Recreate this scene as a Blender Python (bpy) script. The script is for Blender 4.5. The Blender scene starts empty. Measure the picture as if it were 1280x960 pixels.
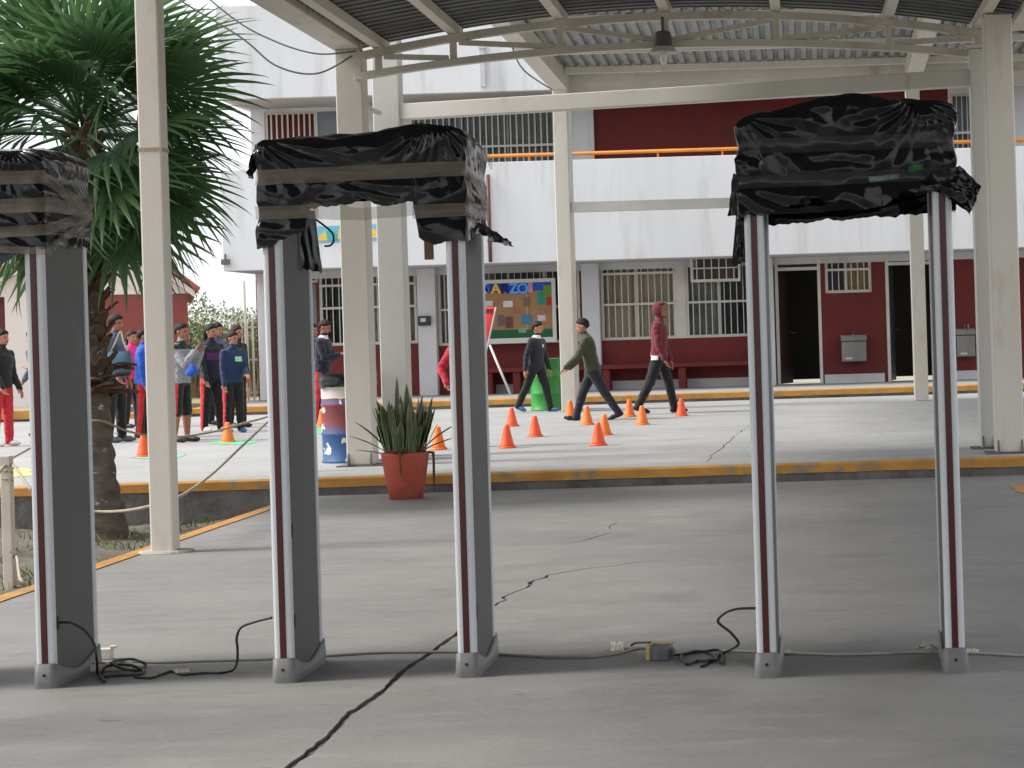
import bpy, bmesh, math, random
import numpy as np
from mathutils import Vector, Matrix, noise

# ------------------------------------------------------------------ camera, sky, sun, exposure
scene = bpy.context.scene
col = scene.collection
R = math.radians
EYE = 1.40            # camera height above the shelter floor
FPX, CX, CY, ROLL = 2450.0, 1000.0, 410.0, R(1.72)

cam_d = bpy.data.cameras.new('camera')
cam = bpy.data.objects.new('camera', cam_d)
col.objects.link(cam)
cam_d.sensor_width = 36.0
cam_d.lens = FPX / 1280.0 * 36.0
cam_d.shift_x = -(CX - 640.0) / 1280.0
cam_d.shift_y = -(480.0 - CY) / 1280.0
cam_d.clip_start = 0.1
cam_d.clip_end = 3000
cam.location = (0, 0, EYE)
cam.rotation_euler = (R(90), ROLL, 0)
scene.camera = cam

SUN_EL, SUN_AZ = R(44), R(-94)       # azimuth clockwise from +Y: straight from the left
world = bpy.data.worlds.new('World')
scene.world = world
world.use_nodes = True
wn, wl = world.node_tree.nodes, world.node_tree.links
wn.clear()
w_out = wn.new('ShaderNodeOutputWorld')
w_bg = wn.new('ShaderNodeBackground')
w_sky = wn.new('ShaderNodeTexSky')
w_sky.sky_type = 'NISHITA'
w_sky.sun_disc = False
w_sky.sun_elevation = SUN_EL
w_sky.sun_rotation = SUN_AZ
w_sky.air_density = 1.0
w_sky.dust_density = 4.0
w_hs = wn.new('ShaderNodeHueSaturation')
w_hs.inputs['Saturation'].default_value = 0.16      # thin even overcast: the blue is veiled
w_mix = wn.new('ShaderNodeMix')
w_mix.data_type = 'RGBA'
w_mix.inputs['Factor'].default_value = 0.55
w_mix.inputs['B'].default_value = (9.6, 9.9, 10.4, 1)
wl.new(w_sky.outputs['Color'], w_hs.inputs['Color'])
wl.new(w_hs.outputs['Color'], w_mix.inputs['A'])
wl.new(w_mix.outputs['Result'], w_bg.inputs['Color'])
wl.new(w_bg.outputs['Background'], w_out.inputs['Surface'])
w_bg.inputs['Strength'].default_value = 0.088

sun_d = bpy.data.lights.new('sun', 'SUN')
sun_d.energy = 2.0
sun_d.angle = R(16)
sun_d.color = (1.0, 0.96, 0.9)
sun = bpy.data.objects.new('sun', sun_d)
col.objects.link(sun)
sdir = Vector((math.sin(SUN_AZ) * math.cos(SUN_EL), math.cos(SUN_AZ) * math.cos(SUN_EL), math.sin(SUN_EL)))
sun.rotation_euler = sdir.to_track_quat('Z', 'Y').to_euler()
sun.location = sdir * 60

vs = scene.view_settings
vs.view_transform = 'Standard'
vs.look = 'None'
vs.gamma = 1.0
vs.use_curve_mapping = False
vs.exposure = 1.05
scene.cycles.max_bounces = 8
scene.cycles.transparent_max_bounces = 12
scene.cycles.use_denoising = True

# ------------------------------------------------------------------ helpers
SR, CR = math.sin(ROLL), math.cos(ROLL)

def unroll(px, py):
    u, v = px - CX, py - CY
    return u * CR - v * SR, v * CR + u * SR

def P(px, py, d):
    """the point d metres in front of the camera on the sight line of photograph pixel (px, py)"""
    u, v = unroll(px, py)
    return Vector((u * d / FPX, d, EYE - v * d / FPX))

def G(px, py, z=0.0):
    """the point of the level z on that sight line"""
    u, v = unroll(px, py)
    d = (EYE - z) * FPX / v
    return Vector((u * d / FPX, d, z))

def XW(px, d, py=410):
    return P(px, py, d).x

def ZW(py, d, px=1000):
    return P(px, py, d).z

def tag(o, label=None, cat=None, group=None, kind=None):
    if label: o['label'] = label
    if cat: o['category'] = cat
    if group: o['group'] = group
    if kind: o['kind'] = kind
    return o

def empty(name, loc=(0, 0, 0), rz=0.0, label=None, cat=None, group=None):
    o = bpy.data.objects.new(name, None)
    o.empty_display_size = 0.2
    col.objects.link(o)
    o.location = loc
    o.rotation_euler = (0, 0, rz)
    return tag(o, label, cat, group)

class MB:
    """collects shapes and links them as one mesh object"""
    def __init__(self):
        self.v, self.f, self.m, self.mi = [], [], [], 0
    def add(self, vs, fs, mi=None):
        n = len(self.v)
        self.v += [tuple(p) for p in vs]
        self.f += [tuple(i + n for i in f) for f in fs]
        self.m += [self.mi if mi is None else mi] * len(fs)
        return self
    def box(self, x0, x1, y0, y1, z0, z1, mi=None):
        vs = [(x, y, z) for z in (z0, z1) for y in (y0, y1) for x in (x0, x1)]
        return self.add(vs, [(0, 2, 3, 1), (4, 5, 7, 6), (0, 1, 5, 4), (2, 6, 7, 3), (0, 4, 6, 2), (1, 3, 7, 5)], mi)
    def beam(self, a, b, w, h, up=(0, 0, 1), mi=None):
        a, b = Vector(a), Vector(b)
        t = (b - a).normalized()
        s = t.cross(Vector(up))
        if s.length < 1e-4: s = t.cross(Vector((0, 1, 0)))
        s.normalize()
        u = s.cross(t)
        vs = [p + s * (sx * w / 2) + u * (su * h / 2) for p in (a, b) for su in (-1, 1) for sx in (-1, 1)]
        return self.add(vs, [(0, 1, 3, 2), (4, 6, 7, 5), (0, 4, 5, 1), (2, 3, 7, 6), (0, 2, 6, 4), (1, 5, 7, 3)], mi)
    def tube(self, pts, r, n=8, caps=True, mi=None):
        pts = [Vector(p) for p in pts]
        rs = r if isinstance(r, (list, tuple)) else [r] * len(pts)
        t0 = (pts[1] - pts[0]).normalized()
        nrm = t0.cross(Vector((0, 0, 1)))
        if nrm.length < 0.05: nrm = t0.cross(Vector((0, 1, 0)))
        nrm.normalize()
        vs, fs = [], []
        for i, p in enumerate(pts):
            t = (pts[min(i + 1, len(pts) - 1)] - pts[max(i - 1, 0)]).normalized()
            nrm = (nrm - t * nrm.dot(t)).normalized()
            bi = t.cross(nrm)
            for k in range(n):
                a = 2 * math.pi * k / n
                vs.append(p + (nrm * math.cos(a) + bi * math.sin(a)) * rs[i])
        for i in range(len(pts) - 1):
            for k in range(n):
                fs.append((i * n + k, i * n + (k + 1) % n, (i + 1) * n + (k + 1) % n, (i + 1) * n + k))
        if caps:
            fs.append(tuple(reversed(range(n))))
            fs.append(tuple((len(pts) - 1) * n + k for k in range(n)))
        return self.add(vs, fs, mi)
    def lathe(self, prof, n=24, c=(0, 0, 0), mi=None, close=True):
        vs, fs = [], []
        for r, z in prof:
            for k in range(n):
                a = 2 * math.pi * k / n
                vs.append((c[0] + r * math.cos(a), c[1] + r * math.sin(a), c[2] + z))
        for i in range(len(prof) - 1):
            for k in range(n):
                fs.append((i * n + k, i * n + (k + 1) % n, (i + 1) * n + (k + 1) % n, (i + 1) * n + k))
        if close:
            fs.append(tuple(reversed(range(n))))
            fs.append(tuple((len(prof) - 1) * n + k for k in range(n)))
        return self.add(vs, fs, mi)
    def grid(self, fn, nu, nv, mi=None, wrap=False):
        vs = [fn(i / (nu if wrap else nu - 1), j / (nv - 1)) for j in range(nv) for i in range(nu)]
        fs = []
        for j in range(nv - 1):
            for i in range(nu if wrap else nu - 1):
                k = (i + 1) % nu
                fs.append((j * nu + i, j * nu + k, (j + 1) * nu + k, (j + 1) * nu + i))
        return self.add(vs, fs, mi)
    def mesh(self, name, mats, smooth=False):
        me = bpy.data.meshes.new(name)
        me.from_pydata(self.v, [], self.f)
        for m in (mats if isinstance(mats, (list, tuple)) else [mats]):
            me.materials.append(m)
        if any(self.m):
            me.polygons.foreach_set('material_index', self.m)
        if smooth:
            me.polygons.foreach_set('use_smooth', [True] * len(me.polygons))
        me.update()
        return me
    def build(self, name, mats, parent=None, smooth=False, bevel=0.0, loc=None, solid=0.0):
        o = bpy.data.objects.new(name, self.mesh(name, mats, smooth))
        col.objects.link(o)
        if parent: o.parent = parent
        if loc is not None: o.location = loc
        if solid:
            s = o.modifiers.new('solid', 'SOLIDIFY'); s.thickness = solid; s.offset = 0
        if bevel:
            b = o.modifiers.new('bevel', 'BEVEL'); b.width = bevel; b.segments = 2; b.limit_method = 'ANGLE'
        return o

def inst(name, me, parent=None, loc=(0, 0, 0), rot=(0, 0, 0), scale=(1, 1, 1)):
    o = bpy.data.objects.new(name, me)
    col.objects.link(o)
    if parent: o.parent = parent
    o.location, o.rotation_euler, o.scale = loc, rot, scale
    return o

def smooth_path(pts, n=8):
    pts = [Vector(p) for p in pts]
    out = []
    for i in range(len(pts) - 1):
        p0, p1, p2, p3 = pts[max(i - 1, 0)], pts[i], pts[i + 1], pts[min(i + 2, len(pts) - 1)]
        for k in range(n):
            t = k / n
            out.append(0.5 * ((2 * p1) + (p2 - p0) * t + (2 * p0 - 5 * p1 + 4 * p2 - p3) * t * t + (3 * p1 - p0 - 3 * p2 + p3) * t ** 3))
    out.append(pts[-1])
    return out

def copy_tree(o, parent=None):
    c = o.copy()
    col.objects.link(c)
    if parent: c.parent = parent
    for ch in o.children: copy_tree(ch, c)
    return c

# ------------------------------------------------------------------ materials
def srgb(r, g, b):
    f = lambda c: (c / 255 / 12.92) if c / 255 <= 0.04045 else ((c / 255 + 0.055) / 1.055) ** 2.4
    return (f(r), f(g), f(b))

def mat(name, c1, c2=None, scale=4.0, rough=0.7, rough2=None, bump=0.0, bscale=None, stretch=(1, 1, 1), metal=0.0,
        spec=0.5, detail=6.0, lo=0.35, hi=0.65, coat=0.0, dirt=None, dscale=1.5, dlo=0.55, dhi=0.75, alpha=1.0,
        trans=0.0, sheen=0.0, bdist=0.02):
    m = bpy.data.materials.new(name)
    m.use_nodes = True
    nt = m.node_tree; N, L = nt.nodes, nt.links
    b = N['Principled BSDF']
    b.inputs['Roughness'].default_value = rough
    b.inputs['Metallic'].default_value = metal
    b.inputs['Specular IOR Level'].default_value = spec
    b.inputs['Coat Weight'].default_value = coat
    b.inputs['Alpha'].default_value = alpha
    b.inputs['Sheen Weight'].default_value = sheen
    b.inputs['Base Color'].default_value = (*c1, 1)
    tc = N.new('ShaderNodeTexCoord')
    mp = N.new('ShaderNodeMapping')
    mp.inputs['Scale'].default_value = stretch
    L.new(tc.outputs['Object'], mp.inputs['Vector'])
    def nz(sc, det=detail):
        n = N.new('ShaderNodeTexNoise')
        n.inputs['Scale'].default_value = sc
        n.inputs['Detail'].default_value = det
        n.inputs['Roughness'].default_value = 0.6
        L.new(mp.outputs['Vector'], n.inputs['Vector'])
        return n
    last = None
    if c2 is not None:
        n1 = nz(scale)
        mr = N.new('ShaderNodeMapRange')
        mr.inputs['From Min'].default_value = lo; mr.inputs['From Max'].default_value = hi
        L.new(n1.outputs['Fac'], mr.inputs['Value'])
        mx = N.new('ShaderNodeMix'); mx.data_type = 'RGBA'
        mx.inputs['A'].default_value = (*c1, 1); mx.inputs['B'].default_value = (*c2, 1)
        L.new(mr.outputs['Result'], mx.inputs['Factor'])
        last = mx.outputs['Result']
    if dirt is not None:
        n2 = nz(dscale, 8)
        mr = N.new('ShaderNodeMapRange')
        mr.inputs['From Min'].default_value = dlo; mr.inputs['From Max'].default_value = dhi
        L.new(n2.outputs['Fac'], mr.inputs['Value'])
        mx = N.new('ShaderNodeMix'); mx.data_type = 'RGBA'
        if last: L.new(last, mx.inputs['A'])
        else: mx.inputs['A'].default_value = (*c1, 1)
        mx.inputs['B'].default_value = (*dirt, 1)
        L.new(mr.outputs['Result'], mx.inputs['Factor'])
        last = mx.outputs['Result']
    if last: L.new(last, b.inputs['Base Color'])
    if rough2 is not None:
        n3 = nz((bscale or scale) * 0.7)
        mr = N.new('ShaderNodeMapRange')
        mr.inputs['From Min'].default_value = 0.3; mr.inputs['From Max'].default_value = 0.7
        mr.inputs['To Min'].default_value = rough; mr.inputs['To Max'].default_value = rough2
        L.new(n3.outputs['Fac'], mr.inputs['Value'])
        L.new(mr.outputs['Result'], b.inputs['Roughness'])
    if bump:
        n4 = nz(bscale or scale * 4, 8)
        bp = N.new('ShaderNodeBump')
        bp.inputs['Strength'].default_value = bump
        bp.inputs['Distance'].default_value = bdist
        L.new(n4.outputs['Fac'], bp.inputs['Height'])
        L.new(bp.outputs['Normal'], b.inputs['Normal'])
    return m

def concrete(name, c1, c2, dark, seam=0.0):
    """trowelled concrete: mottling, drawn-out broom streaks, pits and dark scuffs"""
    m = mat(name, c1, c2, 0.55, rough=0.82, rough2=0.66, bump=0.22, bscale=26, dirt=dark, dscale=0.9, dlo=0.56, dhi=0.86, bdist=0.012)
    nt = m.node_tree; N, L = nt.nodes, nt.links
    b = N['Principled BSDF']
    src = b.inputs['Base Color'].links[0].from_socket
    tc = N.new('ShaderNodeTexCoord')
    def layer(src, scale, st, colr, lo, hi, amt):
        mp = N.new('ShaderNodeMapping'); mp.inputs['Scale'].default_value = st
        L.new(tc.outputs['Object'], mp.inputs['Vector'])
        n = N.new('ShaderNodeTexNoise'); n.inputs['Scale'].default_value = scale; n.inputs['Detail'].default_value = 7
        n.inputs['Roughness'].default_value = 0.65
        L.new(mp.outputs['Vector'], n.inputs['Vector'])
        mr = N.new('ShaderNodeMapRange')
        mr.inputs['From Min'].default_value = lo; mr.inputs['From Max'].default_value = hi
        mr.inputs['To Max'].default_value = amt
        L.new(n.outputs['Fac'], mr.inputs['Value'])
        mx = N.new('ShaderNodeMix'); mx.data_type = 'RGBA'
        L.new(src, mx.inputs['A']); mx.inputs['B'].default_value = (*colr, 1)
        L.new(mr.outputs['Result'], mx.inputs['Factor'])
        return mx.outputs['Result']
    dk = tuple(c * 0.62 for c in c1); lt = tuple(min(1, c * 1.3) for c in c1)
    src = layer(src, 3.2, (0.35, 1.6, 1), dk, 0.5, 0.72, 0.5)
    src = layer(src, 5.0, (0.5, 1.4, 1), lt, 0.52, 0.75, 0.45)
    src = layer(src, 9.0, (0.45, 1.5, 1), tuple(c * 0.34 for c in c1), 0.635, 0.72, 0.85)
    src = layer(src, 1.3, (0.8, 1.0, 1), tuple(c * 0.6 for c in c1), 0.54, 0.72, 0.55)
    src = layer(src, 24.0, (0.4, 1.5, 1), tuple(c * 0.45 for c in c1), 0.63, 0.72, 0.8)
    src = layer(src, 60.0, (1, 1, 1), tuple(c * 0.7 for c in c1), 0.5, 0.7, 0.35)
    src = layer(src, 13.0, (1, 1, 1), tuple(min(1, c * 1.5) for c in c1), 0.70, 0.76, 0.7)
    L.new(src, b.inputs['Base Color'])
    return m

def foliage(name, c1, c2, rough=0.5, trans=0.35, scale=3.0):
    m = bpy.data.materials.new(name); m.use_nodes = True
    nt = m.node_tree; N, L = nt.nodes, nt.links
    b = N['Principled BSDF']
    b.inputs['Roughness'].default_value = rough
    tc = N.new('ShaderNodeTexCoord')
    n = N.new('ShaderNodeTexNoise'); n.inputs['Scale'].default_value = scale; n.inputs['Detail'].default_value = 4
    L.new(tc.outputs['Object'], n.inputs['Vector'])
    oi = N.new('ShaderNodeObjectInfo')
    ad = N.new('ShaderNodeMath'); ad.operation = 'ADD'
    ml = N.new('ShaderNodeMath'); ml.operation = 'MULTIPLY_ADD'
    L.new(oi.outputs['Random'], ml.inputs[0]); ml.inputs[1].default_value = 0.5; ml.inputs[2].default_value = -0.25
    L.new(n.outputs['Fac'], ad.inputs[0]); L.new(ml.outputs[0], ad.inputs[1])
    mr = N.new('ShaderNodeMapRange'); mr.inputs['From Min'].default_value = 0.25; mr.inputs['From Max'].default_value = 0.75
    L.new(ad.outputs[0], mr.inputs['Value'])
    mx = N.new('ShaderNodeMix'); mx.data_type = 'RGBA'
    mx.inputs['A'].default_value = (*c1, 1); mx.inputs['B'].default_value = (*c2, 1)
    L.new(mr.outputs['Result'], mx.inputs['Factor'])
    L.new(mx.outputs['Result'], b.inputs['Base Color'])
    tr = N.new('ShaderNodeBsdfTranslucent')
    L.new(mx.outputs['Result'], tr.inputs['Color'])
    ms = N.new('ShaderNodeMixShader'); ms.inputs['Fac'].default_value = trans
    L.new(b.outputs['BSDF'], ms.inputs[1]); L.new(tr.outputs['BSDF'], ms.inputs[2])
    L.new(ms.outputs['Shader'], N['Material Output'].inputs['Surface'])
    return m

def film(name, c, alpha, rough=0.25, bump=0.3, bscale=30, c2=None, stretch=(1, 1, 1)):
    """thin sheet of tape, glass or plastic: part of the light passes straight through"""
    m = mat(name, c, c2, 9, rough=rough, bump=bump, bscale=bscale, bdist=0.004, stretch=stretch)
    nt = m.node_tree; N, L = nt.nodes, nt.links
    b = N['Principled BSDF']
    tp = N.new('ShaderNodeBsdfTransparent')
    ms = N.new('ShaderNodeMixShader'); ms.inputs['Fac'].default_value = alpha
    L.new(tp.outputs['BSDF'], ms.inputs[1]); L.new(b.outputs['BSDF'], ms.inputs[2])
    L.new(ms.outputs['Shader'], N['Material Output'].inputs['Surface'])
    return m

M = {}
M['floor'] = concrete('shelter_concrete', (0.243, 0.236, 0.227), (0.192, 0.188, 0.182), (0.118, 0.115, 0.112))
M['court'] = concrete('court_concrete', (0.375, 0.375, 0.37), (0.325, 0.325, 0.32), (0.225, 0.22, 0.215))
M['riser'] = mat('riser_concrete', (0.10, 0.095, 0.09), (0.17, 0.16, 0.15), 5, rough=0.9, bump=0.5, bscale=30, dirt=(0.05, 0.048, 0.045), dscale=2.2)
M['crackdirt'] = mat('crack_dirt', (0.05, 0.046, 0.042), (0.15, 0.14, 0.13), 12, rough=0.95)
M['dirt'] = mat('soil', (0.10, 0.085, 0.065), (0.17, 0.15, 0.12), 6, rough=0.95, bump=1.0, bscale=25, dirt=(0.06, 0.05, 0.04), dscale=2)
M['yellow'] = mat('kerb_yellow_paint', srgb(196, 142, 62), srgb(170, 120, 50), 5, rough=0.65, bump=0.3, bscale=40, dirt=(0.26, 0.20, 0.14), dscale=4, dlo=0.54, dhi=0.66)
M['ground'] = mat('open_ground', (0.30, 0.28, 0.24), (0.20, 0.20, 0.13), 0.4, rough=0.95, bump=0.5, bscale=8)
M['grass'] = foliage('grass_blades', (0.06, 0.10, 0.025), (0.16, 0.17, 0.06), 0.6, 0.3)
M['steel'] = mat('cream_steel_paint', (0.66, 0.62, 0.555), (0.60, 0.56, 0.49), 1.4, rough=0.5, rough2=0.62, bump=0.08, bscale=30, dirt=(0.40, 0.33, 0.25), dscale=2.6, dlo=0.57, dhi=0.8, stretch=(1, 1, 0.35))
M['steel_grey'] = mat('pale_grey_steel_paint', (0.62, 0.60, 0.56), (0.55, 0.535, 0.50), 1.4, rough=0.5, rough2=0.6, bump=0.08, bscale=30, dirt=(0.36, 0.31, 0.25), dscale=3.0, dlo=0.62, dhi=0.8, stretch=(1, 1, 0.35))
M['sheet'] = mat('galvanised_sheet', (0.36, 0.37, 0.37), (0.27, 0.28, 0.28), 3, rough=0.45, rough2=0.6, metal=0.35, dirt=(0.2, 0.19, 0.17), dscale=1.2)
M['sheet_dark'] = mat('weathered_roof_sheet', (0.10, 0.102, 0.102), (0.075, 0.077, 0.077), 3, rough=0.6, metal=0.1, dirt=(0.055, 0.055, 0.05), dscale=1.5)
M['white_wall'] = mat('white_wall_paint', (0.70, 0.71, 0.73), (0.65, 0.66, 0.68), 0.7, rough=0.8, bump=0.15, bscale=20, dirt=(0.44, 0.42, 0.40), dscale=1.1, dlo=0.53, dhi=0.85, stretch=(2.4, 1, 0.25))
M['grey_white'] = mat('off_white_wall_paint', (0.58, 0.58, 0.59), (0.52, 0.52, 0.52), 1.2, rough=0.8, bump=0.15, bscale=20, dirt=(0.42, 0.40, 0.38), dscale=1.3, dlo=0.58, dhi=0.85)
M['red_wall'] = mat('oxide_red_wall_paint', srgb(108, 32, 28), srgb(96, 27, 24), 1.2, rough=0.75, bump=0.15, bscale=25, dirt=srgb(84, 32, 29), dscale=1.6)
M['win_frame'] = mat('cream_window_paint', (0.62, 0.59, 0.53), (0.54, 0.51, 0.46), 3, rough=0.5)
M['glass'] = film('window_glass', (0.02, 0.025, 0.03), 0.16, 0.06, 0.0)
M['curtain'] = mat('olive_curtain', (0.62, 0.56, 0.42), (0.50, 0.45, 0.33), 3, rough=0.9, stretch=(1, 1, 0.2))
M['curtain_brown'] = mat('mustard_curtain', (0.60, 0.44, 0.20), (0.48, 0.33, 0.14), 3, rough=0.9, stretch=(1, 1, 0.2))
M['curtain_grey'] = mat('grey_green_curtain', (0.34, 0.37, 0.34), (0.20, 0.23, 0.20), 3, rough=0.9)
M['interior'] = mat('dim_room_paint', (0.24, 0.22, 0.20), (0.18, 0.17, 0.16), 1, rough=0.9)
M['door'] = mat('dark_door_metal', (0.055, 0.032, 0.030), (0.04, 0.024, 0.023), 2, rough=0.5)
M['door_grey'] = mat('slate_door_metal', (0.10, 0.115, 0.13), (0.08, 0.09, 0.10), 2, rough=0.45)
M['grey_panel'] = mat('blue_grey_panel', (0.20, 0.23, 0.25), (0.16, 0.185, 0.20), 2, rough=0.5)
M['orange_rail'] = mat('orange_rail_paint', srgb(222, 140, 40), srgb(200, 118, 30), 3, rough=0.45)
M['alu'] = mat('anodised_aluminium', (0.66, 0.69, 0.71), (0.60, 0.63, 0.65), 2, rough=0.4, rough2=0.5, metal=0.05, stretch=(1, 1, 0.1))
M['gate_grey'] = mat('grey_laminate', (0.098, 0.098, 0.095), (0.086, 0.086, 0.083), 1.0, dirt=(0.14, 0.138, 0.132), dscale=4.5, dlo=0.62, dhi=0.78, rough=0.55, rough2=0.65, bump=0.05, bscale=120)
M['gate_light'] = mat('pale_laminate', (0.40, 0.39, 0.37), (0.36, 0.35, 0.33), 1.0, rough=0.55)
M['red_strip'] = mat('dark_red_lens', (0.075, 0.008, 0.008), (0.055, 0.006, 0.006), 3, rough=0.3)
M['boot'] = mat('grey_boot_plastic', (0.19, 0.19, 0.185), (0.15, 0.15, 0.147), 5, rough=0.5, bump=0.1, bscale=80)
M['black'] = mat('black_rubber', (0.012, 0.012, 0.013), (0.02, 0.02, 0.02), 8, rough=0.45)
M['bag'] = mat('black_plastic_film', (0.006, 0.006, 0.008), (0.009, 0.009, 0.011), 3, rough=0.09, rough2=0.17, bump=0.07, bscale=30, stretch=(0.8, 0.8, 1.4), spec=0.36, bdist=0.01)
M['tape'] = film('brown_packing_tape', (0.25, 0.20, 0.145), 0.46, 0.32, 0.35, 10, c2=(0.15, 0.125, 0.09), stretch=(0.5, 0.5, 9))
M['tape_clear'] = film('clear_packing_tape', (0.10, 0.10, 0.10), 0.22, 0.12, 0.8, 16)
M['cable_brown'] = mat('grey_brown_cable', (0.32, 0.29, 0.265), (0.25, 0.225, 0.205), 6, rough=0.6)
M['cable_white'] = mat('off_white_cable', (0.62, 0.58, 0.50), (0.52, 0.48, 0.42), 6, rough=0.6)
M['paper'] = mat('white_masking_tape', (0.74, 0.71, 0.64), (0.62, 0.58, 0.5), 12, rough=0.8, bump=0.6, bscale=40)
M['card'] = mat('brown_cardboard', (0.28, 0.17, 0.09), (0.23, 0.135, 0.07), 6, rough=0.85)
M['rope'] = mat('cream_rope', (0.50, 0.44, 0.34), (0.36, 0.31, 0.23), 40, rough=0.9, bump=0.8, bscale=90)
M['post'] = mat('cream_post_paint', (0.62, 0.57, 0.49), (0.52, 0.46, 0.38), 4, rough=0.6, dirt=(0.42, 0.26, 0.12), dscale=4, dlo=0.6, dhi=0.75)
M['terracotta'] = mat('terracotta', srgb(190, 92, 68), srgb(168, 78, 58), 4, rough=0.8, bump=0.15, bscale=40, dirt=srgb(190, 120, 98), dscale=3)
M['soil'] = mat('pot_soil', (0.05, 0.04, 0.03), (0.09, 0.07, 0.05), 20, rough=0.95, bump=0.8)
M['snake'] = foliage('snake_plant_leaf', (0.030, 0.062, 0.030), (0.085, 0.13, 0.065), 0.4, 0.05, 9)
M['snake_edge'] = foliage('snake_plant_margin', (0.26, 0.25, 0.10), (0.20, 0.19, 0.08), 0.45, 0.05, 9)
M['palm'] = foliage('palm_leaf', (0.046, 0.112, 0.045), (0.105, 0.195, 0.075), 0.42, 0.34, 1.2)
M['palm2'] = foliage('palm_leaf_dry_tip', (0.16, 0.20, 0.07), (0.08, 0.13, 0.04), 0.5, 0.3, 2)
M['palm_dead'] = mat('dry_palm_boot', (0.14, 0.085, 0.055), (0.075, 0.045, 0.03), 9, rough=0.9, bump=0.8, bscale=40)
M['bark'] = mat('palm_bark', (0.17, 0.135, 0.11), (0.10, 0.078, 0.065), 6, rough=0.95, bump=1.0, bscale=18, stretch=(1, 1, 2.5), dirt=(0.62, 0.58, 0.55), dscale=9, dlo=0.63, dhi=0.68)
M['bush'] = foliage('shrub_leaf', (0.10, 0.13, 0.05), (0.22, 0.25, 0.11), 0.55, 0.35)
M['bush_dry'] = foliage('dry_grass', (0.34, 0.30, 0.17), (0.26, 0.26, 0.13), 0.7, 0.35)
M['cone_a'] = mat('red_orange_plastic', (0.92, 0.115, 0.03), (0.84, 0.095, 0.025), 6, rough=0.45)
M['cone_b'] = mat('orange_plastic', (0.92, 0.20, 0.03), (0.85, 0.17, 0.02), 6, rough=0.45)
M['green_drum'] = mat('green_drum_paint', (0.035, 0.30, 0.045), (0.03, 0.24, 0.04), 3, rough=0.4, bump=0.1, bscale=10, dirt=(0.03, 0.12, 0.04), dscale=3)
M['stainless'] = mat('stainless_steel', (0.24, 0.235, 0.23), (0.18, 0.175, 0.17), 3, rough=0.3, rough2=0.4, metal=0.7, stretch=(1, 1, 0.2))
M['house_wall'] = mat('pale_pink_render', (0.78, 0.70, 0.65), (0.72, 0.64, 0.59), 1, rough=0.85, bump=0.2, bscale=18)
M['house_red'] = mat('brick_red_paint', srgb(142, 74, 66), srgb(132, 66, 60), 1, rough=0.85)
M['tile'] = mat('clay_tile', srgb(176, 92, 80), srgb(150, 74, 66), 6, rough=0.8, bump=0.2, bscale=20, dirt=srgb(138, 84, 78), dscale=3)
M['wood'] = mat('weathered_wood', (0.30, 0.22, 0.15), (0.22, 0.16, 0.11), 4, rough=0.8)
M['lamp_grey'] = mat('lamp_grey_cast', (0.13, 0.13, 0.125), (0.10, 0.10, 0.095), 5, rough=0.5)
M['bulb'] = mat('frosted_bulb', (0.78, 0.78, 0.76), (0.74, 0.74, 0.72), 5, rough=0.2)
M['green_paint'] = mat('green_court_paint', (0.06, 0.55, 0.20), (0.20, 0.60, 0.33), 6, rough=0.7)
M['lime_paint'] = mat('lime_court_paint', (0.62, 0.70, 0.14), (0.55, 0.58, 0.25), 6, rough=0.7)
M['pinkred_paint'] = mat('red_court_paint', (0.75, 0.16, 0.10), (0.62, 0.24, 0.18), 6, rough=0.7)
M['banner_red'] = mat('red_vinyl', (0.86, 0.055, 0.045), (0.80, 0.05, 0.04), 3, rough=0.45)
M['banner_dark'] = mat('dark_red_print', (0.36, 0.02, 0.02), (0.28, 0.015, 0.015), 8, rough=0.45)
M['aluminium'] = mat('white_pole_paint', (0.66, 0.63, 0.60), (0.58, 0.55, 0.52), 3, rough=0.5)
def flat(n, r, g, b, rough=0.8):
    return mat(n, srgb(r, g, b), tuple(c * 0.85 for c in srgb(r, g, b)), 5, rough=rough)

# ------------------------------------------------------------------ ground, floors, kerbs
def slab_with_cracks(name, outer, cracks, z, depth, mtop, seed=1):
    """a slab whose cracks are real slits: the outer loop and each crack loop are filled, walls go down into the slit"""
    rnd = random.Random(seed)
    bm = bmesh.new()
    loops = []
    def loop(pts):
        vs = [bm.verts.new((p[0], p[1], z)) for p in pts]
        es = [bm.edges.new((vs[i], vs[(i + 1) % len(vs)])) for i in range(len(vs))]
        return vs, es
    alle = []
    ov, oe = loop(outer); alle += oe
    for line in cracks:
        L_, R_ = [], []
        n = len(line)
        for i, (x, y, w) in enumerate(line):
            a = Vector(line[max(i - 1, 0)][:2]); b = Vector(line[min(i + 1, n - 1)][:2])
            t = (b - a).normalized(); s = Vector((-t.y, t.x))
            w0 = max(w, 0.0012)
            L_.append(Vector((x, y)) + s * w0 * (0.5 + rnd.uniform(-0.15, 0.25)))
            R_.append(Vector((x, y)) - s * w0 * (0.5 + rnd.uniform(-0.15, 0.25)))
        vs, es = loop(L_ + R_[::-1]); alle += es
        loops.append(vs)
    loops.append(ov)
    bmesh.ops.triangle_fill(bm, edges=alle, use_beauty=True, normal=(0, 0, 1))
    for f in bm.faces:
        if f.normal.z < 0: f.normal_flip()
        f.material_index = 0
    for vs in loops:
        lo = [bm.verts.new((v.co.x, v.co.y, z - depth)) for v in vs]
        m = len(vs)
        for i in range(m):
            f = bm.faces.new((vs[i], vs[(i + 1) % m], lo[(i + 1) % m], lo[i])); f.material_index = 1
    me = bpy.data.meshes.new(name)
    bm.to_mesh(me); bm.free()
    me.materials.append(mtop); me.materials.append(M['riser'])
    o = bpy.data.objects.new(name, me); col.objects.link(o)
    return tag(o, kind='structure')

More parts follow.
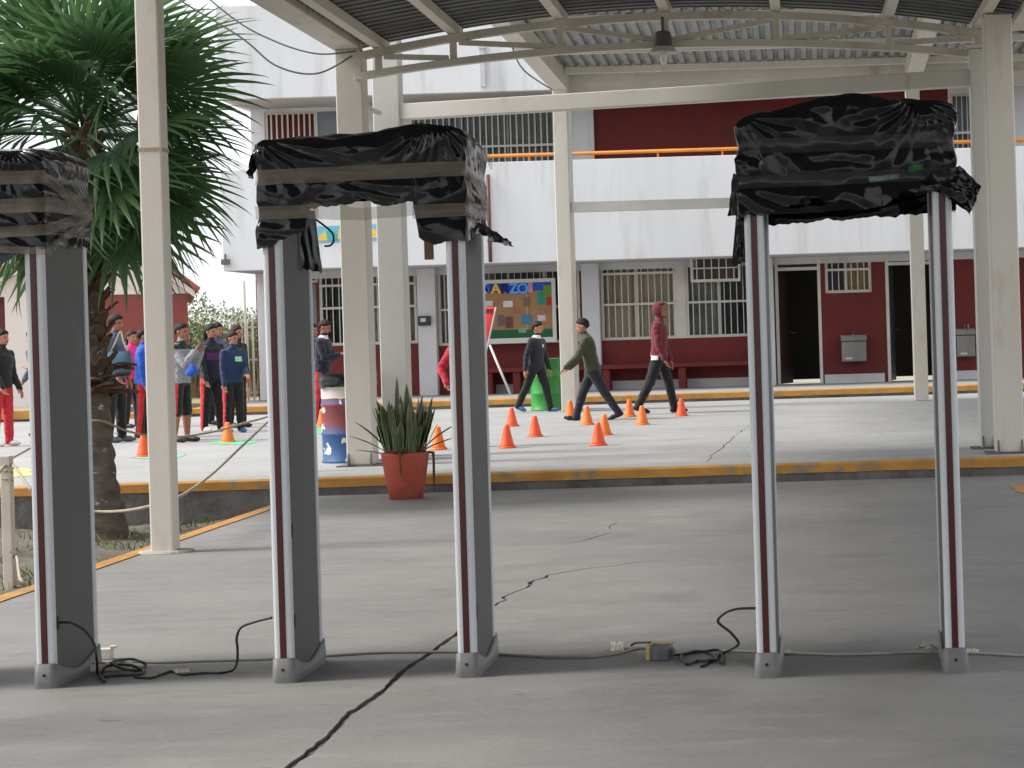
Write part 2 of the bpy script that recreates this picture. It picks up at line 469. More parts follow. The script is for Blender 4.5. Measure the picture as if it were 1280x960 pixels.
def jag(pts, seed, amp, step=0.12, wj=(0.6, 1.35), smooth=False):
    """pixel polyline (px, py, width m) on the floor -> ragged world polyline"""
    rnd = random.Random(seed)
    w = [(G(px, py, zz), wd) for px, py, wd, zz in pts]
    out = []
    for (a, wa), (b, wb) in zip(w[:-1], w[1:]):
        n = max(2, int((b - a).length / step))
        for k in range(n):
            t = k / n
            p = a.lerp(b, t)
            wob = 1.6 * noise.noise((p.x * 2.6, p.y * 2.6, seed)) + 0.5 * noise.noise((p.x * 11, p.y * 11, seed)) if smooth else rnd.uniform(-1, 1)
            s = Vector((-(b - a).y, (b - a).x, 0)).normalized() * amp * wob
            kw = wj[0] + (wj[1] - wj[0]) * (0.5 + 0.5 * noise.noise((p.x * 5, p.y * 5, seed + 9))) if smooth else rnd.uniform(*wj)
            out.append((p.x + s.x, p.y + s.y, (wa + (wb - wa) * t) * kw))
    p, wd = w[-1]
    out.append((p.x, p.y, wd))
    return out

EDGE_X, STEP_Y, PLAT_Z, WALK_Z, WALK_Y = -4.62, 17.9, 0.16, 0.31, 34.5
DIRT_Z = -0.22
g = MB(); g.grid(lambda u, v: (-1500 + 3000 * u, -600 + 2600 * v, -0.32), 2, 2)
tag(g.build('ground', M['ground']), kind='structure')

c_main = jag([(330, 985, 0.030, 0), (440, 893, 0.028, 0), (520, 828, 0.025, 0), (572, 792, 0.020, 0), (615, 757, 0.018, 0)], 3, 0.012, 0.06, (0.6, 1.4), True)[:-1] \
    + jag([(615, 757, 0.024, 0), (640, 743, 0.016, 0), (660, 731, 0.017, 0), (685, 719, 0.028, 0)], 4, 0.03, 0.1)[:-1] \
    + jag([(685, 719, 0.012, 0), (740, 710, 0.009, 0), (790, 704, 0.011, 0), (833, 699.5, 0.003, 0)], 5, 0.02, 0.14)
c_2 = jag([(703, 681, 0.003, 0), (738, 673, 0.014, 0), (766, 664.5, 0.005, 0)], 6, 0.02, 0.1)
c_3 = jag([(764, 663, 0.004, 0), (761, 657, 0.008, 0), (772, 652, 0.003, 0)], 7, 0.015, 0.1)
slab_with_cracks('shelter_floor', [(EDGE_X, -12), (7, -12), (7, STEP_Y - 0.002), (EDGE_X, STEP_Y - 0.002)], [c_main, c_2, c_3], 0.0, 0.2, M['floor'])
g = MB(); g.grid(lambda u, v: (EDGE_X + 0.05 + (6.9 - EDGE_X) * u, -11.9 + (STEP_Y + 11.8) * v, -0.011), 2, 2)
tag(g.build('crack_filling', M['crackdirt']), kind='structure')

c_4 = jag([(882, 577, 0.006, PLAT_Z), (895, 565, 0.012, PLAT_Z), (915, 548, 0.010, PLAT_Z), (936, 532, 0.004, PLAT_Z)], 8, 0.02, 0.25)
c_5 = jag([(1052, 546, 0.004, PLAT_Z), (1090, 541, 0.012, PLAT_Z), (1130, 545, 0.012, PLAT_Z), (1160, 541, 0.003, PLAT_Z)], 9, 0.06, 0.2)
slab_with_cracks('courtyard_floor', [(-30, STEP_Y + 0.102), (12, STEP_Y + 0.102), (12, WALK_Y - 0.002), (-30, WALK_Y - 0.002)], [c_4, c_5], PLAT_Z, 0.45, M['court'])
g = MB(); g.grid(lambda u, v: (-29 + 40 * u, STEP_Y + 0.2 + 16.2 * v, PLAT_Z - 0.03), 2, 2)
tag(g.build('crack_filling', M['crackdirt']), kind='structure')

def wavy_strip(x0, x1, y0, y1, z0, z1, seed, n=160, amp=0.006):
    """a kerb with hand-finished edges"""
    m = MB()
    def ring(x):
        a = noise.noise((x * 1.7, seed, 0)) * amp; b = noise.noise((x * 3.1, seed, 5)) * amp
        return [(x, y0 + a, z0 + b), (x, y1, z0), (x, y1, z1), (x, y0 + 0.018, z1 + b * 0.3), (x, y0 + a, z1 - 0.016)]
    rs = [ring(x0 + (x1 - x0) * i / n) for i in range(n + 1)]
    vs = [p for r in rs for p in r]
    fs = []
    for i in range(n):
        for k in range(5):
            fs.append((i * 5 + k, (i + 1) * 5 + k, (i + 1) * 5 + (k + 1) % 5, i * 5 + (k + 1) % 5))
    fs += [tuple(range(5)), tuple(n * 5 + k for k in reversed(range(5)))]
    return m.add(vs, fs)

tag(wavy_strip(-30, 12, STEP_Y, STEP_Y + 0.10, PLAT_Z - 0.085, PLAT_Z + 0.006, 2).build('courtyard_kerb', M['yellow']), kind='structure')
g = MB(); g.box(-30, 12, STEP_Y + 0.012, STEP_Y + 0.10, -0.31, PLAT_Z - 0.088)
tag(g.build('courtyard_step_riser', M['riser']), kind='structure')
# painted edge of the shelter floor along the planting bed
m = MB()
n = 130
for i in range(n):
    y0, y1 = -11.9 + (STEP_Y + 11.8) * i / n, -11.9 + (STEP_Y + 11.8) * (i + 1) / n
    w0 = 0.11 + 0.02 * noise.noise((y0 * 1.3, 3, 0)); w1 = 0.11 + 0.02 * noise.noise((y1 * 1.3, 3, 0))
    m.add([(EDGE_X - 0.006, y0, 0.006), (EDGE_X + w0, y0, 0.006), (EDGE_X + w1, y1, 0.006), (EDGE_X - 0.006, y1, 0.006),
           (EDGE_X - 0.006, y0, -0.07), (EDGE_X - 0.006, y1, -0.07)], [(0, 1, 2, 3), (4, 0, 3, 5)])
tag(m.build('shelter_floor_painted_edge', M['yellow']), kind='structure')
# planting bed
m = MB()
m.grid(lambda u, v: (-14 + (EDGE_X + 14.0) * u, -12 + (STEP_Y + 12.0) * v,
       DIRT_Z + 0.05 * noise.noise((u * 22, v * 26, 0)) + 0.02 * noise.noise((u * 90, v * 100, 4)) + (0.05 * max(0, (u - 0.9) / 0.1))), 90, 200)
tag(m.build('planting_bed_soil', M['dirt'], smooth=True), kind='structure')
rnd = random.Random(11)
m = MB()
for i in range(2600):
    x = EDGE_X - abs(rnd.gauss(0, 0.9)) - 0.02; y = rnd.uniform(9.5, 17.8)
    if noise.noise((x * 1.1, y * 0.9, 7)) < -0.02: continue
    h = rnd.uniform(0.025, 0.09); a = rnd.uniform(0, 6.28); w = rnd.uniform(0.004, 0.009)
    dx, dy = math.cos(a) * w, math.sin(a) * w
    lx, ly = rnd.gauss(0, 0.05), rnd.gauss(0, 0.05)
    z = DIRT_Z + 0.02
    m.add([(x - dx, y - dy, z), (x + dx, y + dy, z), (x + lx * 0.5 + dx * 0.6, y + ly * 0.5 + dy * 0.6, z + h * 0.6), (x + lx, y + ly, z + h), (x + lx * 0.5 - dx * 0.6, y + ly * 0.5 - dy * 0.6, z + h * 0.6)], [(0, 1, 2, 3, 4)])
tag(m.build('grass_tufts', M['grass']), 'thin dry grass tufts in the planting bed by the yellow edge', 'grass', kind='stuff')

# walk along the building
g = MB(); g.box(-10.75, 12, WALK_Y + 0.122, 38.4, 0.0, WALK_Z)
tag(g.build('building_walk', M['court']), kind='structure')
tag(wavy_strip(-10.75, 12, WALK_Y, WALK_Y + 0.12, WALK_Z - 0.10, WALK_Z + 0.005, 9).build('building_walk_kerb', M['yellow']), kind='structure')
g = MB(); g.box(-10.75, 12, WALK_Y + 0.02, WALK_Y + 0.12, 0.0, WALK_Z - 0.103)
tag(g.build('building_walk_riser', M['riser']), kind='structure')
# walk in front of the tiled house
g = MB(); g.box(-20, -11.9, 34.75, 37.5, 0.0, WALK_Z + 0.05)
tag(g.build('house_walk', M['court']), kind='structure')
tag(wavy_strip(-20, -11.9, 34.6, 34.748, 0.20, WALK_Z + 0.055, 12).build('house_walk_kerb', M['yellow']), kind='structure')
g = MB(); g.box(-20, -11.9, 34.63, 34.748, 0.0, 0.197)
tag(g.build('house_walk_riser', M['riser']), kind='structure')
# lawn and shrubs in the gap between house and building
m = MB(); m.grid(lambda u, v: (-30 + 19.2 * u, WALK_Y + 0.3 + 26 * v, 0.17 + 0.03 * noise.noise((u * 8, v * 9, 1))), 30, 40)
lawn_m = mat('lawn_ground', (0.20, 0.20, 0.09), (0.30, 0.27, 0.15), 3, rough=0.95, bump=0.8, bscale=30)
tag(m.build('back_lawn', lawn_m), kind='structure')
tag(wavy_strip(-12.4, -10.8, WALK_Y - 0.15, WALK_Y + 0.2, 0.1, 0.27, 31, 20).build('lawn_kerb', M['yellow']), kind='structure')

# worn paint on the court
def blob(name, pts, mt, z=PLAT_Z, seed=1):
    rnd = random.Random(seed); m = MB()
    ps = []
    for i in range(len(pts)):
        a, b = G(*pts[i], z), G(*pts[(i + 1) % len(pts)], z)
        for k in range(5):
            p = a.lerp(b, k / 5); ps.append((p.x + rnd.uniform(-0.03, 0.03), p.y + rnd.uniform(-0.12, 0.12), z + 0.004))
    m.add(ps, [tuple(range(len(ps)))])
    return tag(m.build(name, mt), kind='structure')
blob('court_paint_mark', [(163, 573), (176, 569), (196, 569), (214, 570), (230, 568), (226, 572), (200, 573)], M['green_paint'], seed=2)
blob('court_paint_mark', [(258, 555), (272, 551.5), (296, 551), (322, 552), (312, 555), (288, 556.5)], M['green_paint'], seed=3)
blob('court_paint_mark', [(376, 539), (392, 536), (408, 537), (404, 542), (384, 543)], M['green_paint'], seed=4)
blob('court_paint_mark', [(-30, 588), (38, 585), (44, 594), (-30, 599)], M['lime_paint'], seed=5)
blob('court_paint_mark', [(-30, 585), (22, 584), (20, 587), (-30, 589)], M['pinkred_paint'], seed=6)
blob('floor_paint_mark', [(1262, 607), (1290, 606), (1290, 618), (1274, 616)], M['yellow'], z=0.0, seed=7)

# ------------------------------------------------------------------ the school building
DW, DB, DE = 38.0, 36.4, 46.0
BX0, BX1 = P(278, 300, DB).x, 10.0
Z_BB, Z_BT = 2.775, 4.65                       # walkway parapet band
Z_RB, Z_RT = 5.96, 7.7                         # roof fascia
school = empty('school_building', ((BX0 + BX1) / 2, DW, WALK_Z), 0, 'two storey white and oxide red school building behind the courtyard', 'building')
school_off = Vector(school.location)
def sbuild(mb, name, mt, parent=None, **k):
    o = mb.build(name, mt, parent or school, **k)
    if parent is None: o.location = -school_off
    return o

def opening(px0, py0, px1, py1, d=DW):
    a, b = P(px0, (py0 + py1) / 2, d), P(px1, (py0 + py1) / 2, d)
    zt, zb = P((px0 + px1) / 2, py0, d).z, P((px0 + px1) / 2, py1, d).z
    return (a.x, b.x, zb, zt)

def wall_cells(mb, x0, x1, z0, z1, y, th, ops, mi=0):
    xs = sorted({x0, x1, *[min(max(o[0], x0), x1) for o in ops], *[min(max(o[1], x0), x1) for o in ops]})
    for a, b in zip(xs[:-1], xs[1:]):
        if b - a < 1e-4: continue
        c = (a + b) / 2
        cut = sorted([(max(o[2], z0), min(o[3], z1)) for o in ops if o[0] < c < o[1]])
        z = z0
        for lo, hi in cut:
            if lo > z + 1e-4: mb.box(a, b, y, y + th, z, lo, mi)
            z = max(z, hi)
        if z1 > z + 1e-4: mb.box(a, b, y, y + th, z, z1, mi)

G_OPS = dict(
    door_w=opening(375, 355, 397, 503), win_w0=opening(375, 338, 397, 354), win_a=opening(399, 337, 521, 431),
    win_b=opening(547, 330, 725, 430), win_c=opening(751, 322, 938, 423),
    door_1=opening(970, 316, 1027, 483), win_d=opening(1031, 313, 1089, 366), door_2=opening(1108, 309, 1168, 480),
    win_e=opening(1219, 306, 1262, 361))
for k in ('door_w', 'door_1', 'door_2'):
    a = list(G_OPS[k]); a[2] = WALK_Z + 0.002; G_OPS[k] = tuple(a)
m = MB(); wall_cells(m, BX0 + 0.15, BX1, WALK_Z, Z_BB - 0.14, DW, 0.2, list(G_OPS.values()))
sbuild(m, 'ground_floor_wall', M['red_wall'])
m = MB(); m.box(BX0 + 0.15, BX1, DW + 0.0, DW + 0.2, Z_BB - 0.137, Z_BB + 0.0)
sbuild(m, 'lintel', M['grey_white'])
U_OPS = dict(win_1=opening(331, 139, 396, 207), pan_1=opening(397, 139, 424, 207), win_2=opening(515, 133, 693, 208), win_3=opening(1188, 116, 1244, 190))
for xa, xb in ((BX0 + 0.15, P(742, 160, DW).x), (P(1186, 160, DW).x, BX1)):
    m = MB(); wall_cells(m, xa, xb, Z_BB + 0.3, Z_RB, DW, 0.2, [o_ for o_ in U_OPS.values() if xa < o_[0] < xb])
    sbuild(m, 'upper_floor_wall', M['white_wall'])
m = MB(); m.box(P(742, 160, DW).x, P(1186, 160, DW).x, DW + 0.01, DW + 0.2, Z_BB + 0.3, Z_RB)
sbuild(m, 'upper_red_wall', M['red_wall'])
# shell, slabs, rooms
m = MB()
m.box(BX0 + 0.15, BX0 + 0.35, DW + 0.203, DE, WALK_Z, Z_RB)
m.box(BX1 - 0.2, BX1, DW + 0.203, DE, WALK_Z, Z_RB)
m.box(BX0 + 0.353, BX1 - 0.203, DE - 0.2, DE, WALK_Z, Z_RB)
sbuild(m, 'side_wall', M['white_wall'])
m = MB()
for px in (540, 740, 955, 1098):
    x = P(px, 380, DW + 2).x; m.box(x - 0.06, x + 0.06, DW + 0.21, DE - 0.21, WALK_Z, Z_BB)
m.box(BX0 + 0.4, BX1 - 0.3, DW + 3.6, DW + 3.7, WALK_Z, Z_BB)
m.box(BX0 + 0.4, BX1 - 0.3, DW + 3.2, DW + 3.3, Z_BB + 0.31, Z_RB - 0.01)
sbuild(m, 'room_partition', M['interior'])
m = MB(); m.box(BX0, BX1, DB + 0.153, DE, Z_BB + 0.003, Z_BB + 0.297)
sbuild(m, 'walkway_slab', M['grey_white'])
m = MB(); m.box(BX0, BX1, DB, DB + 0.15, Z_BB, Z_BT)
m.box(BX0, BX0 + 0.15, DB + 0.152, DW + 0.9, Z_BB, Z_BT)
sbuild(m, 'walkway_parapet', M['white_wall'], bevel=0.01)
m = MB(); m.box(BX0, BX1, DB, DB + 0.14, Z_RB, Z_RT); m.box(BX0, BX0 + 0.14, DB + 0.142, DE, Z_RB, Z_RT)
sbuild(m, 'roof_fascia', M['white_wall'], bevel=0.01)
m = MB(); m.box(BX0 + 0.143, BX1, DB + 0.143, DE, Z_RB + 0.003, Z_RB + 0.25)
sbuild(m, 'roof_slab', mat('soffit_paint', (0.50, 0.46, 0.42), (0.42, 0.39, 0.36), 1.5, rough=0.85))
m = MB(); m.box(P(600, 60, DB).x, P(606, 60, DB).x, DB - 0.08, DB - 0.004, 6.05, 6.75); m.box(P(599, 60, DB).x, P(607, 60, DB).x, DB - 0.1, DB - 0.002, 6.752, 6.85)
sbuild(m, 'roof_downpipe', M['grey_white'])
# pilasters, baseboards
def pilaster(px0, px1, y0=DW - 0.22, mt='grey_white', z0=WALK_Z, z1=Z_BB):
    m = MB(); m.box(P(px0, 400, y0).x, P(px1, 400, y0).x, y0, DW - 0.003, z0, z1 - 0.003)
    return sbuild(m, 'pilaster', M[mt], bevel=0.012)
pilaster(322, 334, DW - 0.1, 'white_wall'); pilaster(522, 545); pilaster(728, 750, mt='grey_white'); pilaster(941, 968, DW - 0.3)
m = MB(); a, b = P(716, 160, DW - 0.1).x, P(742, 160, DW - 0.1).x; m.box(a, b, DW - 0.1, DW - 0.003, Z_BB + 0.31, Z_RB - 0.003); sbuild(m, 'pilaster', M['white_wall'])
for px0, px1 in ((605, 726), (752, 939), (1031, 1106), (1170, 1262)):
    m = MB(); m.box(P(px0, 470, DW - 0.03).x, P(px1, 470, DW - 0.03).x, DW - 0.03, DW - 0.003, WALK_Z, WALK_Z + 0.17); sbuild(m, 'baseboard', M['grey_white'])
# bench along the wall
bench = empty('wall_bench', (P(690, 450, 37.6).x, 37.6, WALK_Z), 0, 'long oxide red concrete bench built along the wall under the windows', 'bench')
def bb(mb, name, mt, **k):
    o = mb.build(name, mt, bench, **k); o.location = -Vector(bench.location); return o
m = MB(); m.box(P(572, 450, 37.45).x, P(938, 450, 37.45).x, 37.45, DW - 0.035, 0.72, 0.80); bb(m, 'seat', M['red_wall'], bevel=0.01)
for px in (606, 641, 753, 848):
    m = MB(); x = P(px, 470, 37.48).x; m.box(x, x + 0.14, 37.48, DW - 0.035, WALK_Z, 0.717); bb(m, 'support', M['red_wall'], bevel=0.01)

def window(o4, y, nb, mull=(), trans=(), curtain=None, fr=0.055, bars=True, barmat='win_frame', back=None, frame='win_frame', bw=0.017, cov=(0, 1)):
    x0, x1, z0, z1 = o4
    m = MB()
    m.box(x0, x0 + fr, y - 0.04, y + 0.06, z0, z1); m.box(x1 - fr, x1, y - 0.04, y + 0.06, z0, z1)
    m.box(x0 + fr, x1 - fr, y - 0.05, y + 0.06, z0, z0 + fr); m.box(x0 + fr, x1 - fr, y - 0.04, y + 0.06, z1 - fr, z1)
    ms = [x0 + (x1 - x0) * t for t in mull]
    for x in ms: m.box(x - fr * 0.45, x + fr * 0.45, y - 0.035, y + 0.055, z0 + fr, z1 - fr)
    for t in trans:
        z = z0 + (z1 - z0) * t
        cuts = [x0 + fr] + sum([[x - fr * 0.45, x + fr * 0.45] for x in ms], []) + [x1 - fr]
        for a, b in zip(cuts[::2], cuts[1::2]): m.box(a, b, y - 0.03, y + 0.05, z - fr * 0.4, z + fr * 0.4)
    w = sbuild(m, 'window', M[frame])
    edges = [x0 + fr] + ms + [x1 - fr]
    for a, b in zip(edges[:-1], edges[1:]):
        g = MB(); g.box(a, b, y + 0.018, y + 0.024, z0 + fr, z1 - fr)
        o = g.build('pane', M['glass'], w)
    if bars:
        g = MB(); g.box(-bw / 2, bw / 2, -0.011, 0.011, 0, z1 - z0 - fr)
        me = g.mesh('bar', M[barmat])
        for k in range(nb):
            inst('bar', me, w, (x0 + fr + (x1 - x0 - 2 * fr) * (k + 0.7) / (nb + 0.4), y - 0.058, z0 + fr / 2))
        for t in trans:
            z = z0 + (z1 - z0) * t
            g = MB(); g.box(x0 + 0.01, x1 - 0.01, y - 0.083, y - 0.070, z - 0.022, z + 0.022); g.build('rail', M[barmat], w)
    if curtain:
        g = MB(); a, b = x0 + (x1 - x0) * cov[0], x0 + (x1 - x0) * cov[1]
        g.grid(lambda u, v: (a + (b - a) * u, y + 0.1 + 0.03 * math.sin(u * (b - a) * 42 + 2 * noise.noise((u * 7, v, 3))) + 0.02 * noise.noise((u * 30, v * 2, 1)), z0 - 0.1 + (z1 - z0 + 0.1) * v), max(30, int((b - a) * 60)), 4)
        g.build('curtain', M[curtain], w, smooth=True)
    if back:
        g = MB(); g.box(x0 + 0.01, x1 - 0.01, y - 0.005, y + 0.015, z0 + 0.01, z1 - 0.01); g.build('back_panel', M[back], w)
    return w
YW = DW + 0.07
window(G_OPS['win_w0'], YW, 2, bars=False)
window(G_OPS['win_a'], YW, 14, (0.33, 0.67), (0.5, 0.8), 'curtain_grey', cov=(0.3, 1))
window(G_OPS['win_b'], YW, 21, (0.25, 0.5, 0.75), (0.45,), 'curtain_grey', cov=(0, 0.4))
wc = G_OPS['win_c']; xm = P(845, 370, DW).x; xn = P(857, 370, DW).x
window((wc[0], xm, wc[2], wc[3]), YW, 10, (0.48,), (0.44, 0.82), 'curtain')
window((xn, wc[1], wc[2], wc[3]), YW, 9, (0.52,), (0.44,), 'curtain_grey', cov=(0, 0.55))
m = MB(); m.box(xm, xn, DW + 0.005, DW + 0.18, wc[2], wc[3]); sbuild(m, 'mullion_post', M['win_frame'])
window(G_OPS['win_d'], YW, 6, (0.45,), (0.55,), 'curtain_brown', cov=(0.4, 1))
window(G_OPS['win_e'], YW, 5, (), (0.5,), 'curtain_grey')
window(U_OPS['win_1'], YW, 8, (), (0.2,), None, back='red_wall', bw=0.03)
window(U_OPS['win_2'], YW, 22, (0.33, 0.67), (0.33,), 'curtain_grey', bw=0.026, frame='grey_panel', barmat='steel_grey')
window(U_OPS['win_3'], YW, 7, (0.5,), (0.33,), 'curtain_grey', barmat='grey_white')
m = MB(); o4 = U_OPS['pan_1']; m.box(o4[0], o4[1], DW + 0.04, DW + 0.1, o4[2], o4[3]); sbuild(m, 'grey_panel', M['grey_panel'])
# cooler cage in front of the right half of the big window
cage = empty('cooler_cage', P(893, 350, 37.6), 0, 'cream steel cage bolted over the window for a cooler', 'cage')
o4 = opening(863, 318, 925, 352, 37.6)
def cb(mb, name, mt):
    o = mb.build(name, mt, cage); o.location = -Vector(cage.location); return o
m = MB(); x0, x1, z0, z1 = o4
for yy in (37.58, 37.93):
    m.box(x0, x0 + 0.04, yy, yy + 0.04, z0, z1); m.box(x1 - 0.04, x1, yy, yy + 0.04, z0, z1)
    m.box(x0 + 0.04, x1 - 0.04, yy, yy + 0.04, z0, z0 + 0.05); m.box(x0 + 0.04, x1 - 0.04, yy, yy + 0.04, z1 - 0.04, z1)
for xx in (x0, x1 - 0.04):
    m.box(xx, xx + 0.04, 37.623, 37.927, z0, z0 + 0.05); m.box(xx, xx + 0.04, 37.623, 37.927, z1 - 0.04, z1)
cb(m, 'cage_frame', M['win_frame'])
for k in range(6):
    m = MB(); x = x0 + 0.05 + (x1 - x0 - 0.1) * (k + 0.5) / 6; m.box(x - 0.01, x + 0.01, 37.585, 37.605, z0 + 0.052, z1 - 0.042); cb(m, 'bar', M['win_frame'])
m = MB(); m.box(x0 + 0.05, x1 - 0.05, 37.57, 37.583, (z0 + z1) / 2 - 0.012, (z0 + z1) / 2 + 0.012); cb(m, 'rail', M['win_frame'])
m = MB(); m.box(x0 + 0.12, x1 - 0.08, 37.66, 37.96, z0 + 0.055, z1 - 0.06); cb(m, 'cooler_body', M['door'])
# doors
def door(o4, leaf, transom=True, leaf_w=1.0, rot=0.0):
    x0, x1, z0, z1 = o4
    fr = 0.06; zt = z1 - 0.34
    m = MB(); m.box(x0, x0 + fr, DW - 0.02, DW + 0.16, z0, z1); m.box(x1 - fr, x1, DW - 0.02, DW + 0.16, z0, z1)
    m.box(x0 + fr, x1 - fr, DW - 0.02, DW + 0.16, z1 - fr, z1); m.box(x0 + fr, x1 - fr, DW - 0.02, DW + 0.16, zt, zt + fr)
    d = sbuild(m, 'door', M['win_frame'])
    g = MB(); g.box(x0 + fr, x1 - fr, DW + 0.08, DW + 0.09, zt + fr, z1 - fr); g.build('transom_pane', M['glass'], d)
    g = MB(); g.box(0, (x1 - x0 - 2 * fr) * leaf_w, 0, 0.04, z0 + 0.01, zt - 0.004)
    for zz in (z0 + 0.5, z0 + 1.2): g.box(0.06, (x1 - x0 - 2 * fr) * leaf_w - 0.06, -0.012, -0.001, zz, zz + 0.04)
    o = g.build('leaf', leaf, d); o.location = (x0 + fr, DW + 0.1, 0); o.rotation_euler = (0, 0, rot)
    g = MB(); g.tube([(0, 0, 0), (0, -0.05, 0), (0.1, -0.05, 0)], 0.01); h = g.build('handle', M['stainless'], d); h.location = (x0 + fr + (x1 - x0) * 0.8 * math.cos(rot), DW + 0.08 + (x1 - x0) * 0.8 * math.sin(rot), z0 + 1.0)
    return d
door(G_OPS['door_1'], M['door'], rot=R(72))
door(G_OPS['door_2'], M['door_grey'], rot=R(80))
x0, x1, z0, z1 = G_OPS['door_w']
m = MB(); m.box(x0, x1, DW + 0.03, DW + 0.08, z0, z1); sbuild(m, 'door', M['grey_panel'])
# handrail of the walkway
m = MB()
m.tube([(P(470, 200, DB).x, DB + 0.07, Z_BT + 0.12), (BX1, DB + 0.07, Z_BT + 0.12)], 0.036, 8)
hr = sbuild(m, 'handrail', M['orange_rail'], smooth=True)
g = MB(); g.tube([(0, 0, 0), (0, 0, 0.1)], 0.02, 8); me = g.mesh('rail_bracket', M['orange_rail'])
for k in range(12):
    inst('rail_bracket', me, hr, (P(822, 190, DB).x - 4.8 + 1.2 * k, DB + 0.07, Z_BT - 0.005))
# pipes and boxes on the building
m = MB(); m.tube([(0, 0, 0), (0, 0, 1.62)], 0.035, 10)
o = sbuild(m, 'drainpipe', mat('brown_pipe', (0.16, 0.055, 0.045), (0.12, 0.04, 0.035), 4, rough=0.5), smooth=True); o.location += Vector((P(611, 260, DB - 0.05).x, DB - 0.05, Z_BB + 0.02))
m = MB(); m.box(-0.07, 0.07, -0.1, 0, 0, 0.1); m.tube([(0, -0.05, 0.1), (0, -0.05, 0.2)], 0.02)
o = m.build('flood_light', M['lamp_grey']); o.location = P(283, 331, DB - 0.02); tag(o, 'small grey lamp box at the lower left corner of the white parapet', 'lamp')
m = MB(); m.box(-0.12, 0.12, -0.07, 0, -0.09, 0.09)
spk = empty('wall_box', P(531, 401, 37.77), 0, 'small black box with a pale label on the white pilaster', 'box')
o = m.build('case', M['black'], spk, bevel=0.01)
m = MB(); m.box(-0.07, 0.03, -0.076, -0.0705, -0.02, 0.05); m.build('pale_label', M['grey_white'], spk)
# painted strip on the parapet
def strip_piece(pts, mt, name, par, y):
    m = MB(); ps = [P(px, py, y) for px, py in pts]
    vs = [(p.x, y - 0.01, p.z) for p in ps] + [(p.x, y - 0.001, p.z) for p in ps]
    n = len(ps)
    m.add(vs, [tuple(reversed(range(n))), tuple(range(n, 2 * n))] + [(i, (i + 1) % n, n + (i + 1) % n, n + i) for i in range(n)])
    o = m.build(name, mt, par); o.location = -Vector(par.location); return o
mural = empty('painted_banner', (P(425, 293, DB).x, DB, 3.3), 0, 'blue and yellow painted banner strip on the white parapet', 'banner')
strip_piece([(397, 304), (474, 301), (474, 280), (397, 283)], flat('mural_sky', 120, 190, 214), 'sky_field', mural, DB - 0.002)
strip_piece([(398, 301), (419, 300), (414, 293), (406, 290), (399, 295)], flat('mural_yellow', 236, 196, 84), 'yellow_hill', mural, DB - 0.013)
strip_piece([(422, 299), (473, 297), (473, 287), (424, 286)], flat('mural_yellow_2', 238, 206, 96), 'yellow_field', mural, DB - 0.013)
strip_piece([(409, 299), (420, 302), (421, 293), (412, 287), (408, 290)], flat('mural_teal', 70, 176, 184), 'teal_figure', mural, DB - 0.024)

# drinking fountains
def fountain(px0, px1, py0, py1, label, tap=False):
    d = DW - 0.36
    x0, x1, z0, z1 = opening(px0, py0, px1, py1, d)
    f = empty('drinking_fountain', ((x0 + x1) / 2, DW - 0.18, z0), 0, label, 'fountain')
    w = (x1 - x0) / 2; h = z1 - z0
    m = MB(); m.box(-w, w, -0.18, 0.17, 0, h * 0.8); m.build('cabinet', M['stainless'], f, bevel=0.015)
    m = MB(); m.box(-w - 0.01, w + 0.01, -0.2, -0.16, h * 0.81, h); m.box(-w - 0.01, w + 0.01, 0.12, 0.17, h * 0.81, h + 0.02); m.box(-w - 0.01, -w + 0.03, -0.158, 0.118, h * 0.81, h); m.box(w - 0.03, w + 0.01, -0.158, 0.118, h * 0.81, h)
    m.box(-w + 0.03, w - 0.03, -0.158, 0.118, h * 0.805, h * 0.83); m.build('basin', M['stainless'], f, bevel=0.008)
    m = MB(); m.tube([(0, 0.03, h * 0.83), (0, 0.03, h + 0.05), (0, -0.03, h + 0.08)], 0.014); m.build('spout', M['stainless'], f)
    m = MB(); m.box(-w + 0.07, -w + 0.2, -0.187, -0.1805, 0.05, 0.08); m.build('pale_badge', M['grey_white'], f)
    if tap:
        m = MB(); m.tube([(w * 0.4, 0.03, h * 0.83), (w * 0.4, 0.03, h + 0.10)], 0.016); m.build('tap', M['stainless'], f)
    return f
fountain(1052, 1083, 420, 452, 'stainless drinking fountain on the red wall between the two doors')
fountain(1196, 1219, 412, 446, 'stainless drinking fountain with a tall tap, on the far right red wall', True)

# ------------------------------------------------------------------ notice board
DBD = 37.75
board = empty('notice_board', (P(645, 390, DBD).x, DBD, P(645, 428, DBD).z), 0, 'white framed notice board with blue top, tan paper and green bottom', 'notice board')
bx0, bx1, bz0, bz1 = opening(594, 349, 695, 429, DBD)
def nb(mb, name, mt, **k):
    o = mb.build(name, mt, board, **k); o.location = -Vector(board.location); return o
m = MB(); t = 0.07
m.box(bx0, bx1, DBD - 0.03, DBD + 0.05, bz0, bz0 + 0.1); m.box(bx0, bx1, DBD - 0.03, DBD + 0.05, bz1 - t, bz1)
m.box(bx0, bx0 + t, DBD - 0.03, DBD + 0.05, bz0 + 0.1, bz1 - t); m.box(bx1 - t, bx1, DBD - 0.03, DBD + 0.05, bz0 + 0.1, bz1 - t)
nb(m, 'board_frame', M['steel_grey'])
def card(px0, py0, px1, py1, c, name, lift=0.0):
    x0, x1, z0, z1 = opening(px0, py0, px1, py1, DBD)
    x0, x1 = max(x0, bx0 + t), min(x1, bx1 - t)
    m = MB(); m.box(x0, x1, DBD + 0.02 - lift, DBD + 0.026 - lift, z0, z1)
    return nb(m, name, flat('board_' + name, *c))
card(594, 352, 696, 368, (28, 88, 186), 'blue_header')
card(594, 364, 696, 420, (158, 122, 84), 'tan_backing', 0.008)
card(594, 412, 696, 424, (22, 92, 62), 'green_strip', 0.014)
